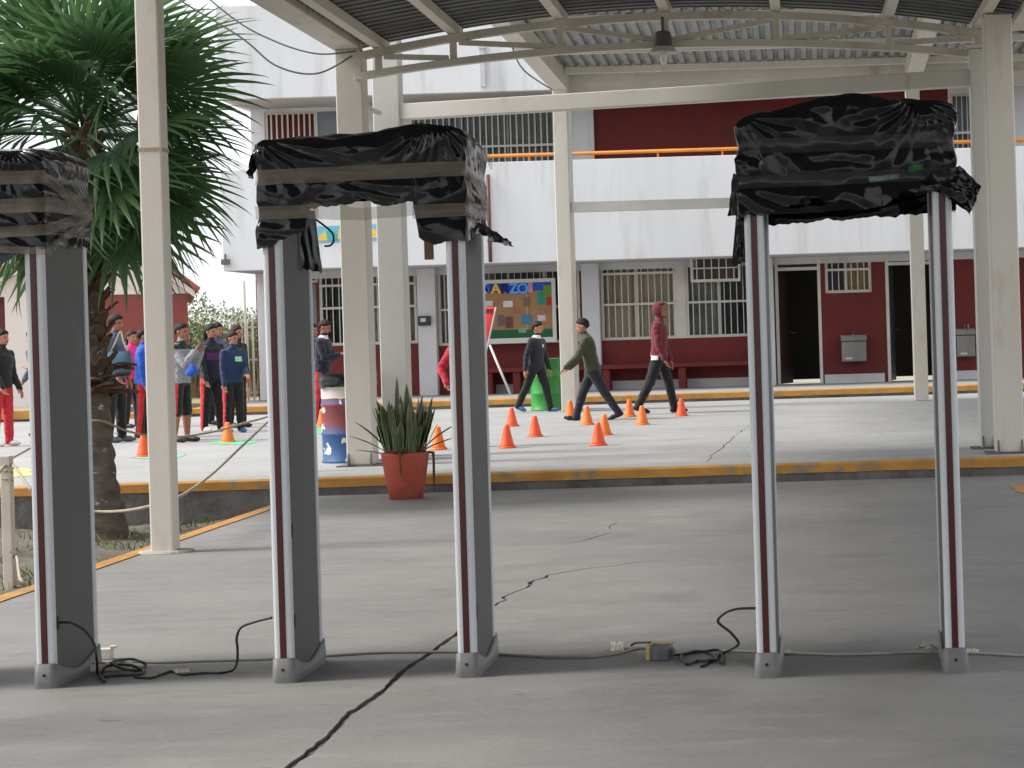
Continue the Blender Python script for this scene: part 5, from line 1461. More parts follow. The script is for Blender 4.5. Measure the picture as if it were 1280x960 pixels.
def barrel(Lt, r0, r1):
    m = MB(); n = 8; vs = []
    for (x, r) in ((0, r0), (Lt, r1)):
        for k in range(n + 1): a = math.pi * k / n; vs.append((x, r * math.cos(a), r * math.sin(a)))
        for k in range(n, -1, -1): a = math.pi * k / n; vs.append((x, (r - 0.015) * math.cos(a), (r - 0.015) * math.sin(a)))
    q = 2 * (n + 1)
    m.add(vs, [(k, (k + 1) % q, q + (k + 1) % q, q + k) for k in range(q)])
    m.add([vs[i] for i in range(q)], [tuple(reversed(range(q)))])
    return m
tile_me = barrel(0.27, 0.105, 0.085).mesh('tile', M['tile'], True)
rnd = random.Random(4)
def tiles(x_from, y, x_to):
    a = Vector((x_from, 0, zroof(x_from))); b = Vector((x_to, 0, apz)); n = int((b - a).length / 0.22)
    dirv = (b - a).normalized(); side = Vector((0, 1, 0)); up = dirv.cross(side)
    if up.z < 0: side = -side; up = dirv.cross(side)
    for k in range(n):
        p = a.lerp(b, k / n)
        o = inst('tile', tile_me, house)
        o.matrix_local = Matrix.Translation((p.x, y, p.z - 0.018)) @ Matrix((dirv, side, up)).transposed().to_4x4() @ Matrix.Rotation(R(-3) + rnd.uniform(-0.02, 0.02), 4, 'Y')
for j in range(8):
    y = -0.22 + 0.21 * j
    tiles(le[0] - 0.04, y, -0.06); tiles(re_[0] + 0.04, y, 0.06)
ridge_me = MB(); bt = barrel(0.29, 0.12, 0.10); ridge_me.add([(v_[1], v_[0], v_[2]) for v_ in bt.v], bt.f); ridge_me = ridge_me.mesh('ridge_tile', M['tile'], True)
for k in range(22): inst('ridge_tile', ridge_me, house, (0, -0.3 + 0.26 * k, apz))
m = MB(); m.beam((-0.55, 0.6, apz + 0.03), (0.1, 0.9, apz + 0.12), 0.06, 0.05); m.build('ridge_board', M['wood'], house)

# ------------------------------------------------------------------ fence, shrubs and pole in the gap
DF = 42.0
fx0, fx1 = P(296, 440, DF).x, P(345, 440, DF).x
fence = empty('bar_fence', ((fx0 + fx1) / 2, DF, 0.2), 0, 'white bar fence in the gap left of the building', 'fence')
def fb(mb, name): 
    o = mb.build(name, M['win_frame'], fence); o.location = -Vector(fence.location); return o
for zz in (0.35, 1.05, 1.75): m = MB(); m.box(fx0, fx1, DF - 0.015, DF + 0.015, zz, zz + 0.04); fb(m, 'rail')
for k in range(8):
    x = fx0 + (fx1 - fx0) * k / 7; m = MB(); m.box(x - 0.018, x + 0.018, DF - 0.05, DF - 0.016, 0.2, 1.95); fb(m, 'bar')
m = MB(); m.tube([(0, 0, 0), (0, 0, 2.6)], 0.025, 8); o = m.build('thin_pole', M['cable_white']); o.location = (P(309, 480, 43).x, 43, 0.2); tag(o, 'thin pale pole standing behind the bar fence', 'pole')
def shrub(px, pyb, d, w, h, n, mt, label, name='shrub', blade=False, seed=1):
    rr = random.Random(seed); c = P(px, pyb, d); c.z = 0.18
    e = empty(name, c, 0, label, 'shrub')
    m = MB()
    for k in range(7):
        a = rr.uniform(0, 6.28); m.tube([(0, 0, 0), (0.2 * w * math.cos(a), 0.2 * w * math.sin(a), h * 0.4), (0.4 * w * math.cos(a), 0.4 * w * math.sin(a), h * rr.uniform(0.6, 0.9))], [0.02, 0.014, 0.006], 5)
    m.build('stems', M['wood'], e)
    m = MB()
    for i in range(n):
        if blade:
            x, y = rr.gauss(0, w * 0.35), rr.gauss(0, w * 0.3); hh = h * rr.uniform(0.5, 1.0); lx, ly = rr.gauss(0, 0.16), rr.gauss(0, 0.16); wd = 0.02
            m.add([(x - wd, y, 0), (x + wd, y, 0), (x + lx * 0.4 + wd * 0.7, y + ly * 0.4, hh * 0.6), (x + lx, y + ly, hh), (x + lx * 0.4 - wd * 0.7, y + ly * 0.4, hh * 0.6)], [(0, 1, 2, 3, 4)])
        else:
            a, b = rr.uniform(0, 6.28), math.acos(rr.uniform(-0.5, 1)); r = rr.uniform(0.55, 1.0) ** 0.5
            k = 1 + 0.25 * noise.noise((math.cos(a) * 2, math.sin(a) * 2, b * 2 + seed))
            p = Vector((w * 0.5 * r * k * math.cos(a) * math.sin(b), w * 0.5 * r * k * math.sin(a) * math.sin(b), h * 0.5 + h * 0.5 * r * k * math.cos(b)))
            u_ = Vector((rr.gauss(0, 1), rr.gauss(0, 1), rr.gauss(0, 1))).normalized(); v_ = u_.cross(Vector((rr.gauss(0, 1), rr.gauss(0, 1), rr.gauss(0, 1)))).normalized(); s = rr.uniform(0.04, 0.09)
            m.add([p - u_ * s, p + v_ * s * 0.45, p + u_ * s, p - v_ * s * 0.45], [(0, 1, 2, 3)])
    m.build('foliage', M[mt], e)
    return e
shrub(248, 478, 46, 2.2, 1.75, 2600, 'bush', 'grey green shrub behind the fence left of the children', seed=2)
shrub(318, 480, 47, 1.5, 1.9, 1800, 'bush', 'olive shrub behind the white bar fence', seed=3)
shrub(285, 480, 48, 2.4, 1.6, 2200, 'bush_dry', 'tall dry grass clump behind the children in the gap', 'grass_clump', True, 4)
shrub(262, 480, 50, 2.6, 2.0, 1200, 'bush_dry', 'pale dry reeds furthest back in the gap', 'grass_clump', True, 5)
shrub(180, 470, 60, 7, 3.0, 3000, 'bush', 'broad far tree mass behind the tiled house', 'tree', False, 6)
shrub(300, 480, 75, 9, 2.6, 3500, 'bush', 'low far hedge on the horizon in the gap', 'hedge', False, 7)

# ------------------------------------------------------------------ people
def cloth(name, r, g, b, r2=None, scale=9, rough=0.85):
    c = srgb(r, g, b)
    return mat(name, c, tuple(x * 0.72 for x in c) if r2 is None else srgb(*r2), scale, rough=rough, bump=0.35, bscale=22, sheen=0.15)
SKIN = mat('skin', srgb(176, 122, 96), srgb(160, 106, 82), 14, rough=0.55)
SKIN2 = mat('skin_tan', srgb(158, 104, 78), srgb(142, 90, 68), 14, rough=0.55)
EYE_M = flat('eye_dark', 30, 22, 20, 0.3)
LIP = flat('lip', 138, 74, 66, 0.5)
HAIR = mat('black_hair', (0.006, 0.005, 0.005), (0.012, 0.010, 0.009), 30, rough=0.5, spec=0.25, bump=0.8, bscale=60, stretch=(1, 1, 0.25))
HAIR_B = mat('brown_hair', (0.030, 0.015, 0.010), (0.018, 0.010, 0.007), 30, rough=0.5, spec=0.25, bump=0.8, bscale=60, stretch=(1, 1, 0.25))
NAVY = cloth('navy_tracksuit', 26, 29, 44); BLACK_C = cloth('black_cloth', 20, 20, 23); RED_C = cloth('red_stripe_cloth', 206, 44, 52)
SHOE_K = flat('black_shoe', 24, 23, 24, 0.5); SHOE_W = flat('pale_shoe', 206, 190, 190, 0.6); SHOE_B = flat('blue_shoe', 50, 92, 140, 0.6); SHOE_G = flat('grey_shoe', 84, 84, 84, 0.6)
WHITE_C = cloth('white_cloth', 222, 220, 222)

class Body:
    def __init__(self): self.v, self.f, self.seg = [], [], []
    def raw(self, vs, fs):
        n = len(self.v); self.v += [tuple(p) for p in vs]; self.f += [tuple(i + n for i in f) for f in fs]
    def ell(self, c, rx, ry, rz, rot=None, n=14, m=9):
        vs = []
        rot = rot or Matrix.Identity(3)
        for j in range(1, m):
            b = math.pi * j / m
            for i in range(n):
                a = 2 * math.pi * i / n
                vs.append(Vector(c) + rot @ Vector((rx * math.cos(a) * math.sin(b), ry * math.sin(a) * math.sin(b), rz * math.cos(b))))
        vs += [Vector(c) + rot @ Vector((0, 0, rz)), Vector(c) - rot @ Vector((0, 0, rz))]
        fs = [((j) * n + i, (j + 1) * n + i, (j + 1) * n + (i + 1) % n, j * n + (i + 1) % n) for j in range(m - 2) for i in range(n)]
        t, q = len(vs) - 2, len(vs) - 1
        fs += [(t, i, (i + 1) % n) for i in range(n)] + [(q, (m - 2) * n + (i + 1) % n, (m - 2) * n + i) for i in range(n)]
        self.raw(vs, fs)
    def cap(self, a, b, ra, rb, key=None, side=0, n=12):
        a, b = Vector(a), Vector(b)
        t = (b - a); L = t.length; t = t / max(L, 1e-6)
        s = t.cross(Vector((0, 1, 0)))
        if s.length < 0.1: s = t.cross(Vector((1, 0, 0)))
        s.normalize(); u = t.cross(s)
        rings = []
        for k in range(4):
            an = R(-80 + 80 * k / 3.0); rings.append((a + t * ra * math.sin(an), ra * math.cos(an)))
        rings.append((a.lerp(b, 0.5), (ra + rb) / 2))
        for k in range(4):
            an = R(80 * k / 3.0); rings.append((b + t * rb * math.sin(an), rb * math.cos(an)))
        vs = [c + (s * math.cos(2 * math.pi * i / n) + u * math.sin(2 * math.pi * i / n)) * r for c, r in rings for i in range(n)]
        fs = [(j * n + i, j * n + (i + 1) % n, (j + 1) * n + (i + 1) % n, (j + 1) * n + i) for j in range(len(rings) - 1) for i in range(n)]
        fs += [tuple(reversed(range(n))), tuple((len(rings) - 1) * n + i for i in range(n))]
        self.raw(vs, fs)
        if key: self.seg.append((a, b, ra, rb, key, side))
    def loft(self, secs, n=20):
        """secs: (centre, xaxis*rx, yaxis*ry)"""
        vs = []
        for c, ax, ay in secs:
            for i in range(n):
                a = 2 * math.pi * i / n; ca, sa = math.cos(a), math.sin(a)
                vs.append(Vector(c) + ax * math.copysign(abs(ca) ** 0.85, ca) + ay * math.copysign(abs(sa) ** 0.85, sa))
        m = len(secs)
        fs = [(j * n + i, j * n + (i + 1) % n, (j + 1) * n + (i + 1) % n, (j + 1) * n + i) for j in range(m - 1) for i in range(n)]
        fs += [tuple(reversed(range(n))), tuple((m - 1) * n + i for i in range(n))]
        self.raw(vs, fs)

PEOPLE = []
def person(px, py, H, yaw, label, top, pants, shoe, pose, sleeve=None, stripe=None, skin=SKIN, hair='short', hairmat=None, d=None, collar=None,
           jstripe=None, shorts=False, bulk=1.07, patches=(), hem=None, group=None, short_sleeve=False):
    B = Body()
    ground = G(px, py, PLAT_Z) if d is None else Vector((P(px, py, d).x, d, PLAT_Z))
    p = dict(lean=2, L=(3, 3), R=(-3, 3), aL=(0, 8, 12, 0), aR=(0, 8, 12, 0), head=(0, 0), twist=0); p.update(pose)
    S, C = (lambda a: math.sin(R(a))), (lambda a: math.cos(R(a)))
    lowest = 1e9
    # legs
    for side, kk in ((1, 'L'), (-1, 'R')):
        th, kn = p[kk][:2]; sp = p[kk][2] if len(p[kk]) > 2 else 2
        hip = Vector((0, side * 0.050 * H, -0.01 * H))
        td = Vector((S(th), side * S(sp), -C(th))).normalized(); knee = hip + td * 0.235 * H
        sd = Vector((S(th - kn), side * S(sp) * 0.5, -C(th - kn))).normalized(); ank = knee + sd * 0.235 * H
        B.cap(hip, knee, 0.056 * H * bulk, 0.042 * H * bulk, 'pants', side)
        lk = 'skin' if shorts else 'pants'
        if shorts:
            B.cap(hip.lerp(knee, 0.6), knee + sd * 0.02 * H, 0.05 * H, 0.05 * H, 'pants', side)
            B.cap(knee + sd * 0.02 * H, knee.lerp(ank, 0.35), 0.034 * H, 0.036 * H, lk, side); B.cap(knee.lerp(ank, 0.35), ank, 0.036 * H, 0.022 * H, lk, side)
        else:
            B.cap(knee, ank, 0.041 * H * bulk, 0.033 * H * bulk, lk, side)
        fa = th - kn
        pitch = (fa + 12) * 0.8 if fa < -12 else ((fa - 6) * 0.75 if fa > 6 else 0)
        fd = Vector((C(pitch), 0, S(pitch))); fu = Vector((-S(pitch), 0, C(pitch)))
        heel = ank - fd * 0.022 * H - fu * 0.018 * H; ball = heel + fd * 0.095 * H; toe = heel + fd * 0.125 * H
        B.cap(ank - fu * 0.004 * H, heel + fu * 0.004 * H, 0.024 * H, 0.022 * H, 'shoe')
        B.cap(heel, ball - fu * 0.004 * H, 0.021 * H, 0.024 * H, 'shoe'); B.cap(ball - fu * 0.005 * H, toe - fu * 0.007 * H, 0.024 * H, 0.015 * H, 'shoe')
        lowest = min(lowest, heel.z - 0.021 * H, (toe - fu * 0.007 * H).z - 0.015 * H, ball.z - 0.028 * H)
    # torso
    lean = Matrix.Rotation(R(p['lean']), 3, 'Y') @ Matrix.Rotation(R(p['twist']), 3, 'Z')
    X, Y, Z = lean @ Vector((1, 0, 0)), lean @ Vector((0, 1, 0)), lean @ Vector((0, 0, 1))
    hemz = -0.02 if hem is None else hem
    bk = bulk
    secs = [(-0.055, 0.045, 0.07, 0), (-0.03, 0.062, 0.086, 0), (hemz - 0.004, 0.064, 0.088, 0), (hemz + 0.004, 0.071 * bk, 0.095 * bk, 0), (0.05, 0.067 * bk, 0.088 * bk, 0), (0.11, 0.064 * bk, 0.086 * bk, 0.002), (0.19, 0.070 * bk, 0.096 * bk, 0.004),
            (0.25, 0.066 * bk, 0.104 * bk, 0.0), (0.282, 0.056, 0.100, -0.004), (0.305, 0.045, 0.074, -0.004), (0.335, 0.032, 0.036, 0.0)]
    secs.sort()
    B.loft([(Z * (h * H) + X * (off * H), X * (rx * H), Y * (ry * H)) for h, rx, ry, off in secs])
    B.seg.append((Z * (0.0), Z * (0.28 * H), 0.075 * H, 0.09 * H, 'torso', 0))
    for s_ in (1, -1): B.seg.append((Z * (0.06 * H) + Y * (s_ * 0.05 * H), Z * (0.27 * H) + Y * (s_ * 0.055 * H), 0.055 * H, 0.055 * H, 'torso', 0))
    # arms
    hands = []
    for side, kk in ((1, 'aL'), (-1, 'aR')):
        ph_, ab, el, inw = p[kk]
        sh_ = Z * (0.266 * H) + Y * (side * 0.093 * H)
        ud = Vector((S(ph_), side * S(ab) * C(ph_), -C(ph_) * C(ab))).normalized()
        tw_ = Matrix.Rotation(R(p['twist']), 3, 'Z'); ud = tw_ @ ud
        elb = sh_ + ud * 0.165 * H
        f_ = ph_ + el
        fd = tw_ @ Vector((S(f_) * C(inw), -side * S(inw) + side * S(ab) * 0.35, -C(f_))).normalized(); fd.normalize()
        wr = elb + fd * 0.145 * H
        B.cap(sh_, elb, 0.041 * H * bk, 0.031 * H * bk, 'sleeve', side)
        if short_sleeve:
            B.cap(elb.lerp(sh_, 0.2), wr, 0.024 * H, 0.018 * H, 'skin', side)
        else:
            B.cap(elb, wr, 0.031 * H * bk, 0.024 * H * bk, 'sleeve', side)
        # hand: palm, four unequal bent fingers and a thumb leaving the side of the palm
        lat = fd.cross(Vector((0, 0, 1)))
        if lat.length < 0.2: lat = Vector((1, 0, 0)) * 1.0
        lat = (lat - fd * lat.dot(fd)).normalized()
        nrm = fd.cross(lat).normalized() * (1 if side > 0 else -1)
        pa, pb = wr + fd * 0.008 * H, wr + fd * 0.048 * H
        for k in (-1, 0, 1): B.cap(pa + lat * 0.007 * H * k, pb + lat * 0.011 * H * k, 0.010 * H, 0.0105 * H, 'skin' if k == 0 else None)
        for k, ln in ((-1.5, 0.040), (-0.5, 0.047), (0.5, 0.044), (1.5, 0.034)):
            q0 = pb + lat * 0.0088 * H * k; q1 = q0 + (fd + nrm * 0.25 + lat * 0.05 * k).normalized() * ln * H * 0.55; q2 = q1 + (fd + nrm * 0.9).normalized() * ln * H * 0.5
            B.cap(q0, q1, 0.0062 * H, 0.0056 * H, 'skin'); B.cap(q1, q2, 0.0056 * H, 0.0046 * H, 'skin')
        t0 = pa + lat * 0.013 * H; t1 = t0 + (fd * 0.7 + lat * 0.75).normalized() * 0.028 * H; B.cap(t0, t1, 0.0075 * H, 0.0062 * H, 'skin'); B.cap(t1, t1 + (fd + nrm * 0.4).normalized() * 0.022 * H, 0.0062 * H, 0.005 * H, 'skin')
        hands.append(pb)
    # neck and head
    nb_ = Z * (0.315 * H); hy, hp = p['head']
    hm = Matrix.Rotation(R(p['lean'] * 0.5 + p['twist'] * 0), 3, 'Y') @ Matrix.Rotation(R(hy), 3, 'Z') @ Matrix.Rotation(R(hp), 3, 'Y')
    hc = Z * (0.345 * H) + (Matrix.Rotation(R(p['lean'] * 0.6), 3, 'Y') @ Vector((0.012 * H, 0, 0.066 * H)))
    B.cap(nb_, Z * (0.36 * H) + X * 0.006 * H, 0.032 * H, 0.029 * H, 'skin')
    def hl(x, y, z): return hc + hm @ Vector((x * H, y * H, z * H))
    B.ell(hl(-0.004, 0, 0.012), 0.058 * H, 0.047 * H, 0.058 * H, hm)
    B.ell(hl(0.014, 0, -0.020), 0.040 * H, 0.040 * H, 0.048 * H, hm)
    B.cap(hl(0.032, 0, -0.052), hl(0.036, 0, -0.054), 0.014 * H, 0.013 * H, None)
    B.cap(hl(0.054, 0, 0.002), hl(0.061, 0, -0.017), 0.006 * H, 0.0095 * H, None)
    B.cap(hl(0.045, 0.012, -0.037), hl(0.045, -0.012, -0.037), 0.006 * H, 0.006 * H, None)
    for s in (-1, 1):
        B.ell(hl(-0.004, s * 0.049, -0.006), 0.011 * H, 0.006 * H, 0.016 * H, hm, 8, 6)
    B.seg.append((hl(0, 0, 0.0), hl(0.005, 0, -0.01), 0.055 * H, 0.055 * H, 'skin', 0))
    if hair == 'hood':
        pass
    me = bpy.data.meshes.new('tmp_body'); me.from_pydata(B.v, [], B.f)
    tmp = bpy.data.objects.new('tmp_body', me); col.objects.link(tmp)
    rm = tmp.modifiers.new('r', 'REMESH'); rm.mode = 'VOXEL'; rm.voxel_size = 0.0078; rm.use_smooth_shade = True
    sm = tmp.modifiers.new('s', 'SMOOTH'); sm.factor = 0.5; sm.iterations = 3
    mats = dict(top=top, sleeve=sleeve or top, pants=pants, shoe=shoe, skin=skin, stripe=stripe or pants, collar=collar or top, jstripe=jstripe or sleeve or top, eye=EYE_M, lip=LIP, brow=HAIR)
    PEOPLE.append(dict(tmp=tmp, B=B, H=H, mats=mats, X=X, Y=Y, Z=Z, hl=hl, hm=hm, hc=hc, loc=Vector((ground.x, ground.y, PLAT_Z - lowest)), low=lowest, yaw=R(yaw), label=label, hair=hair, hairmat=hairmat or HAIR, hemz=hemz,
                       stripe=stripe is not None, jst=jstripe is not None, col=collar is not None, patches=patches, group=group, hands=hands, skinm=skin))
    return PEOPLE[-1]

def finish_people():
    bpy.context.view_layer.update()
    dg = bpy.context.evaluated_depsgraph_get()
    for q in PEOPLE:
        me = bpy.data.meshes.new_from_object(q['tmp'].evaluated_get(dg))
        H, B = q['H'], q['B']
        keys = list(q['mats'].keys()); idx = {k: i for i, k in enumerate(keys)}
        me.materials.clear()
        extra = []
        for k in keys: me.materials.append(q['mats'][k])
        for pt in q['patches']: me.materials.append(pt[2]); extra.append(len(me.materials) - 1)
        n = len(me.polygons); c = np.empty(n * 3); me.polygons.foreach_get('center', c); c = c.reshape(-1, 3)
        nr = np.empty(n * 3); me.polygons.foreach_get('normal', nr); nr = nr.reshape(-1, 3)
        best = np.full(n, 1e9); mi = np.full(n, idx['top'])
        X, Y, Z = (np.array(q[k]) for k in 'XYZ')
        th = c @ Z
        for a, b, ra, rb, key, side in B.seg:
            a_, b_ = np.array(a), np.array(b); ab = b_ - a_; L2 = max(1e-9, ab @ ab)
            t = np.clip(((c - a_) @ ab) / L2, 0, 1); dv = c - (a_ + t[:, None] * ab); dist = np.linalg.norm(dv, axis=1) - (ra + (rb - ra) * t)
            kx = idx['top'] if key == 'torso' else idx[key]
            m_ = np.full(n, kx)
            if key == 'pants' and q['stripe']:
                out = dv[:, 1] * side / np.maximum(np.linalg.norm(dv, axis=1), 1e-6); fr = np.abs(dv[:, 0])
                m_[(out > 0.78)] = idx['stripe']
            if key == 'sleeve' and q['jst']:
                out = dv[:, 1] * side / np.maximum(np.linalg.norm(dv, axis=1), 1e-6); m_[(out > 0.8)] = idx['jstripe']
            if key == 'torso': m_[th < q['hemz'] * H] = idx['pants']
            w = dist < best; best = np.where(w, dist, best); mi = np.where(w, m_, mi)
        up_ = ((mi == idx['pants']) | (mi == idx['stripe'])) & (th > q['hemz'] * H); mi[up_] = idx['top']
        # collar ring
        if q['col']:
            r_ = np.linalg.norm(c - th[:, None] * Z, axis=1); mi[(th > 0.300 * H) & (th < 0.335 * H) & (r_ < 0.062 * H)] = idx['collar']
        hl = q['hl']
        def near(pt, rad): return np.linalg.norm(c - np.array(pt), axis=1) < rad * H
        for s in (-1, 1):
            mi[near(hl(0.050, s * 0.020, 0.004), 0.0085)] = idx['eye']
            mi[near(hl(0.054, s * 0.018, 0.019), 0.006) | near(hl(0.050, s * 0.026, 0.019), 0.006)] = idx['brow']
        mi[near(hl(0.053, 0.006, -0.036), 0.006) | near(hl(0.053, -0.006, -0.036), 0.006) | near(hl(0.055, 0, -0.036), 0.006)] = idx['lip']
        for (fn, _, _), ei in zip([(p_[0], p_[1], p_[2]) for p_ in q['patches']], extra):
            mi[fn(c, nr, X * H, Y * H, Z * H, mi, idx)] = ei
        me.polygons.foreach_set('material_index', mi.astype(np.int32))
        # folds in the clothes
        nv = len(me.vertices); co = np.empty(nv * 3); me.vertices.foreach_get('co', co); co = co.reshape(-1, 3)
        vn = np.empty(nv * 3); me.vertices.foreach_get('normal', vn); vn = vn.reshape(-1, 3)
        isskin = np.zeros(nv, bool)
        sk = {idx['skin'], idx['eye'], idx['lip'], idx['brow']}
        lv = np.empty(len(me.loops), np.int32); me.loops.foreach_get('vertex_index', lv)
        ls = np.empty(n, np.int32); me.polygons.foreach_get('loop_start', ls); lt = np.empty(n, np.int32); me.polygons.foreach_get('loop_total', lt)
        pm = np.repeat(np.isin(mi, list(sk)), lt); isskin[lv[pm]] = True
        sd = hash(q['label']) % 97
        sd = sum(map(ord, q['label'])) % 97
        amp = np.array([noise.noise((p[0] * 9, p[1] * 9, p[2] * 17 + sd)) + 0.6 * noise.noise((p[0] * 22, p[1] * 22, p[2] * 30 + sd)) for p in co])
        co = co + vn * (amp * 0.007 * (~isskin))[:, None]
        me.vertices.foreach_set('co', co.ravel()); me.update()
        me.polygons.foreach_set('use_smooth', [True] * n)
        me.name = 'person'
        bpy.data.objects.remove(q['tmp'])
        o = bpy.data.objects.new('person', me); col.objects.link(o)
        o.location = q['loc']; o.rotation_euler = (0, 0, q['yaw'])
        tag(o, q['label'], 'person', q['group'])
        q['obj'] = o
        # hair: shell over the scalp, pulled inside the head below the hairline
        hm, hc, kind = q['hm'], q['hc'], q['hair']
        m = MB(); nu, nvv = 44, 26; sd2 = sd * 0.37
        def shell(u, v):
            a, b = 2 * math.pi * u, math.pi * v
            d_ = Vector((math.cos(a) * math.sin(b), math.sin(a) * math.sin(b), math.cos(b)))
            front, up = d_.x, d_.z
            if kind == 'hood':
                k = 1.24 if (front < 0.62 - 0.3 * abs(d_.y) or up > 0.72) else 0.5
                if up < -0.55: k = min(k, 1.12)
                k += 0.03 * noise.noise((d_.x * 3, d_.y * 3, d_.z * 3 + sd2))
                return hc + hm @ Vector((d_.x * 0.058 * H * k - 0.006 * H, d_.y * 0.047 * H * k, d_.z * 0.060 * H * k + 0.004 * H))
            # signed distance above the hairline: high over the brow, dipping to the sideburns, low at the nape
            side_ = abs(d_.y)
            hl_ = 0.46 * max(0, front) ** 1.2 - 0.05 * side_ + (0.0 if front > -0.15 else -0.62 * min(1, (-front - 0.15) / 0.35)) + 0.09 * noise.noise((d_.y * 5, d_.x * 5, sd2))
            if kind != 'short': hl_ -= 0.12 * (front < 0.3)
            e_ = (up - hl_) / 0.34
            nzz = 0.05 * noise.noise((d_.x * 6, d_.y * 6, d_.z * 6 + sd2)) + 0.055 * noise.noise((d_.x * 16, d_.y * 16, d_.z * 7 + sd2))
            k = 0.86 if e_ < 0 else 1.02 + (0.11 + nzz) * min(1.0, e_) ** 0.7 + 0.06 * max(0, front) * max(0, up - 0.5)
            return hc + hm @ Vector((d_.x * 0.058 * H * k - 0.004 * H, d_.y * 0.047 * H * k, d_.z * 0.058 * H * k + 0.013 * H))
        m.grid(shell, nu, nvv, wrap=True)
        if kind in ('pony', 'long'):
            w = 0.020 if kind == 'pony' else 0.032
            pts = [(-0.05, 0, 0.03), (-0.075, 0, 0.015), (-0.08, 0, -0.03), (-0.072, 0, -0.08), (-0.068, 0.0, -0.13)] if kind == 'pony' else [(-0.03, 0, 0.02), (-0.058, 0, -0.01), (-0.06, 0, -0.05), (-0.056, 0, -0.10), (-0.052, 0, -0.15)]
            m.tube(smooth_path([q['hl'](*t) for t in pts], 5), [H * w * f for f in (0.6, 0.7, 0.8, 0.9, 0.95, 1, 1, 1.05, 1.05, 1.05, 1.05, 1.05, 1.05, 1, 1, 0.95, 0.9, 0.8, 0.7, 0.55, 0.3)], 10)
            if kind == 'long':
                for s in (-1, 1): m.tube(smooth_path([q['hl'](0.0, s * 0.042, 0.03), q['hl'](0.0, s * 0.056, -0.02), q['hl'](-0.01, s * 0.056, -0.08), q['hl'](-0.015, s * 0.05, -0.14)], 5), [H * 0.018] * 12 + [H * 0.015, H * 0.012, H * 0.009, H * 0.004], 8)
        h = m.build('hood' if kind == 'hood' else 'hair', q['mats']['top'] if kind == 'hood' else q['hairmat'], o, smooth=True)
        if kind == 'hood':
            m = MB()
            m.grid(lambda u, v: hc + hm @ Vector(((0.030 + 0.030 * math.sin(math.pi * u)) * H - 0.01 * H * v, math.cos(math.pi * u) * 0.05 * H, (0.052 + 0.014 * math.sin(math.pi * u) - 0.012 * v) * H)), 16, 4)
            m.build('hair', HAIR, o, smooth=True)

TR = 'children in tracksuits lined up on the left'
def P_chest(x, y0, y1, z0, z1):
    """faces on the front of the chest inside a box given in fractions of body height"""
    def f(c, nr, X, Y, Z, mi, idx):
        h = np.linalg.norm(X); cx, cy, cz = c @ X / h / h, c @ Y / h / h, c @ Z / h / h
        return (cx > x) & (cy > y0) & (cy < y1) & (cz > z0) & (cz < z1) & ((mi == idx['top']) | (mi == idx['sleeve']))
    return f
def band(z0, z1, keys=('top', 'sleeve'), xmax=9):
    def f(c, nr, X, Y, Z, mi, idx):
        h = np.linalg.norm(X); cz = c @ Z / h / h; cx = c @ X / h / h
        return (cz > z0) & (cz < z1) & (cx < xmax) & np.isin(mi, [idx[k] for k in keys])
    return f
# the three walkers on the right
person(672, 515, 1.50, -28, 'person in navy jacket with white collar striding past the green drum', NAVY, BLACK_C, SHOE_B,
       dict(L=(20, 8), R=(-24, 6), aL=(8, 10, 14, 6), aR=(-14, 16, 10, 0), head=(20, 4), lean=3), stripe=None, collar=WHITE_C, jstripe=None,
       patches=[(P_chest(0.02, 0.0, 0.03, 0.205, 0.235), 0, WHITE_C)])
OLIVE = cloth('olive_sweater', 62, 64, 44); OLIVE_S = cloth('olive_sleeve', 104, 100, 76)
person(743, 525.5, 1.53, 180, 'person in olive sweater and navy trousers striding left past the column', OLIVE, NAVY, SHOE_K,
       dict(L=(-27, 6), R=(27, 10), aL=(28, 6, 22, 0), aR=(24, 6, 26, 0), head=(0, 6), lean=11), sleeve=OLIVE)
MAROON = cloth('maroon_hoodie_cloth', 110, 28, 42)
person(826, 517, 1.72, -6, 'person in maroon hoodie with the hood up, walking right', MAROON, BLACK_C, SHOE_K,
       dict(L=(17, 6), R=(-20, 8), aL=(6, 5, 16, 0), aR=(2, 6, 22, 0), head=(-4, 0), lean=2), hair='hood', skin=SKIN2, hem=0.0,
       patches=[(band(-0.03, 0.008, ('pants', 'top', 'stripe'), 0.012), 0, WHITE_C)])
CRIM = cloth('crimson_jacket', 190, 30, 56)
person(583, 559, 1.40, -80, 'person in crimson jacket standing behind the middle detector right upright', CRIM, NAVY, SHOE_K,
       dict(L=(6, 8, 14), R=(2, 6, 3), aL=(14, 6, 30, 0), aR=(4, 34, 30, 30), head=(0, 16), lean=14))
# pair by the painted drum
person(390, 530, 1.53, -12, 'taller-looking rear child in black jacket behind the drum', BLACK_C, NAVY, SHOE_K, dict(aL=(6, 6, 20, 0), aR=(4, 6, 20, 0), head=(0, 6)), stripe=RED_C, d=30.4)
person(405, 529.5, 1.57, -8, 'front child in navy tracksuit with red stripes and folded arms behind the drum', NAVY, NAVY, SHOE_K, dict(aL=(18, 6, 85, 40), aR=(18, 8, 85, 40), head=(-4, 14), lean=4, L=(6, 3), R=(-5, 2)), stripe=RED_C, collar=WHITE_C, skin=SKIN2)
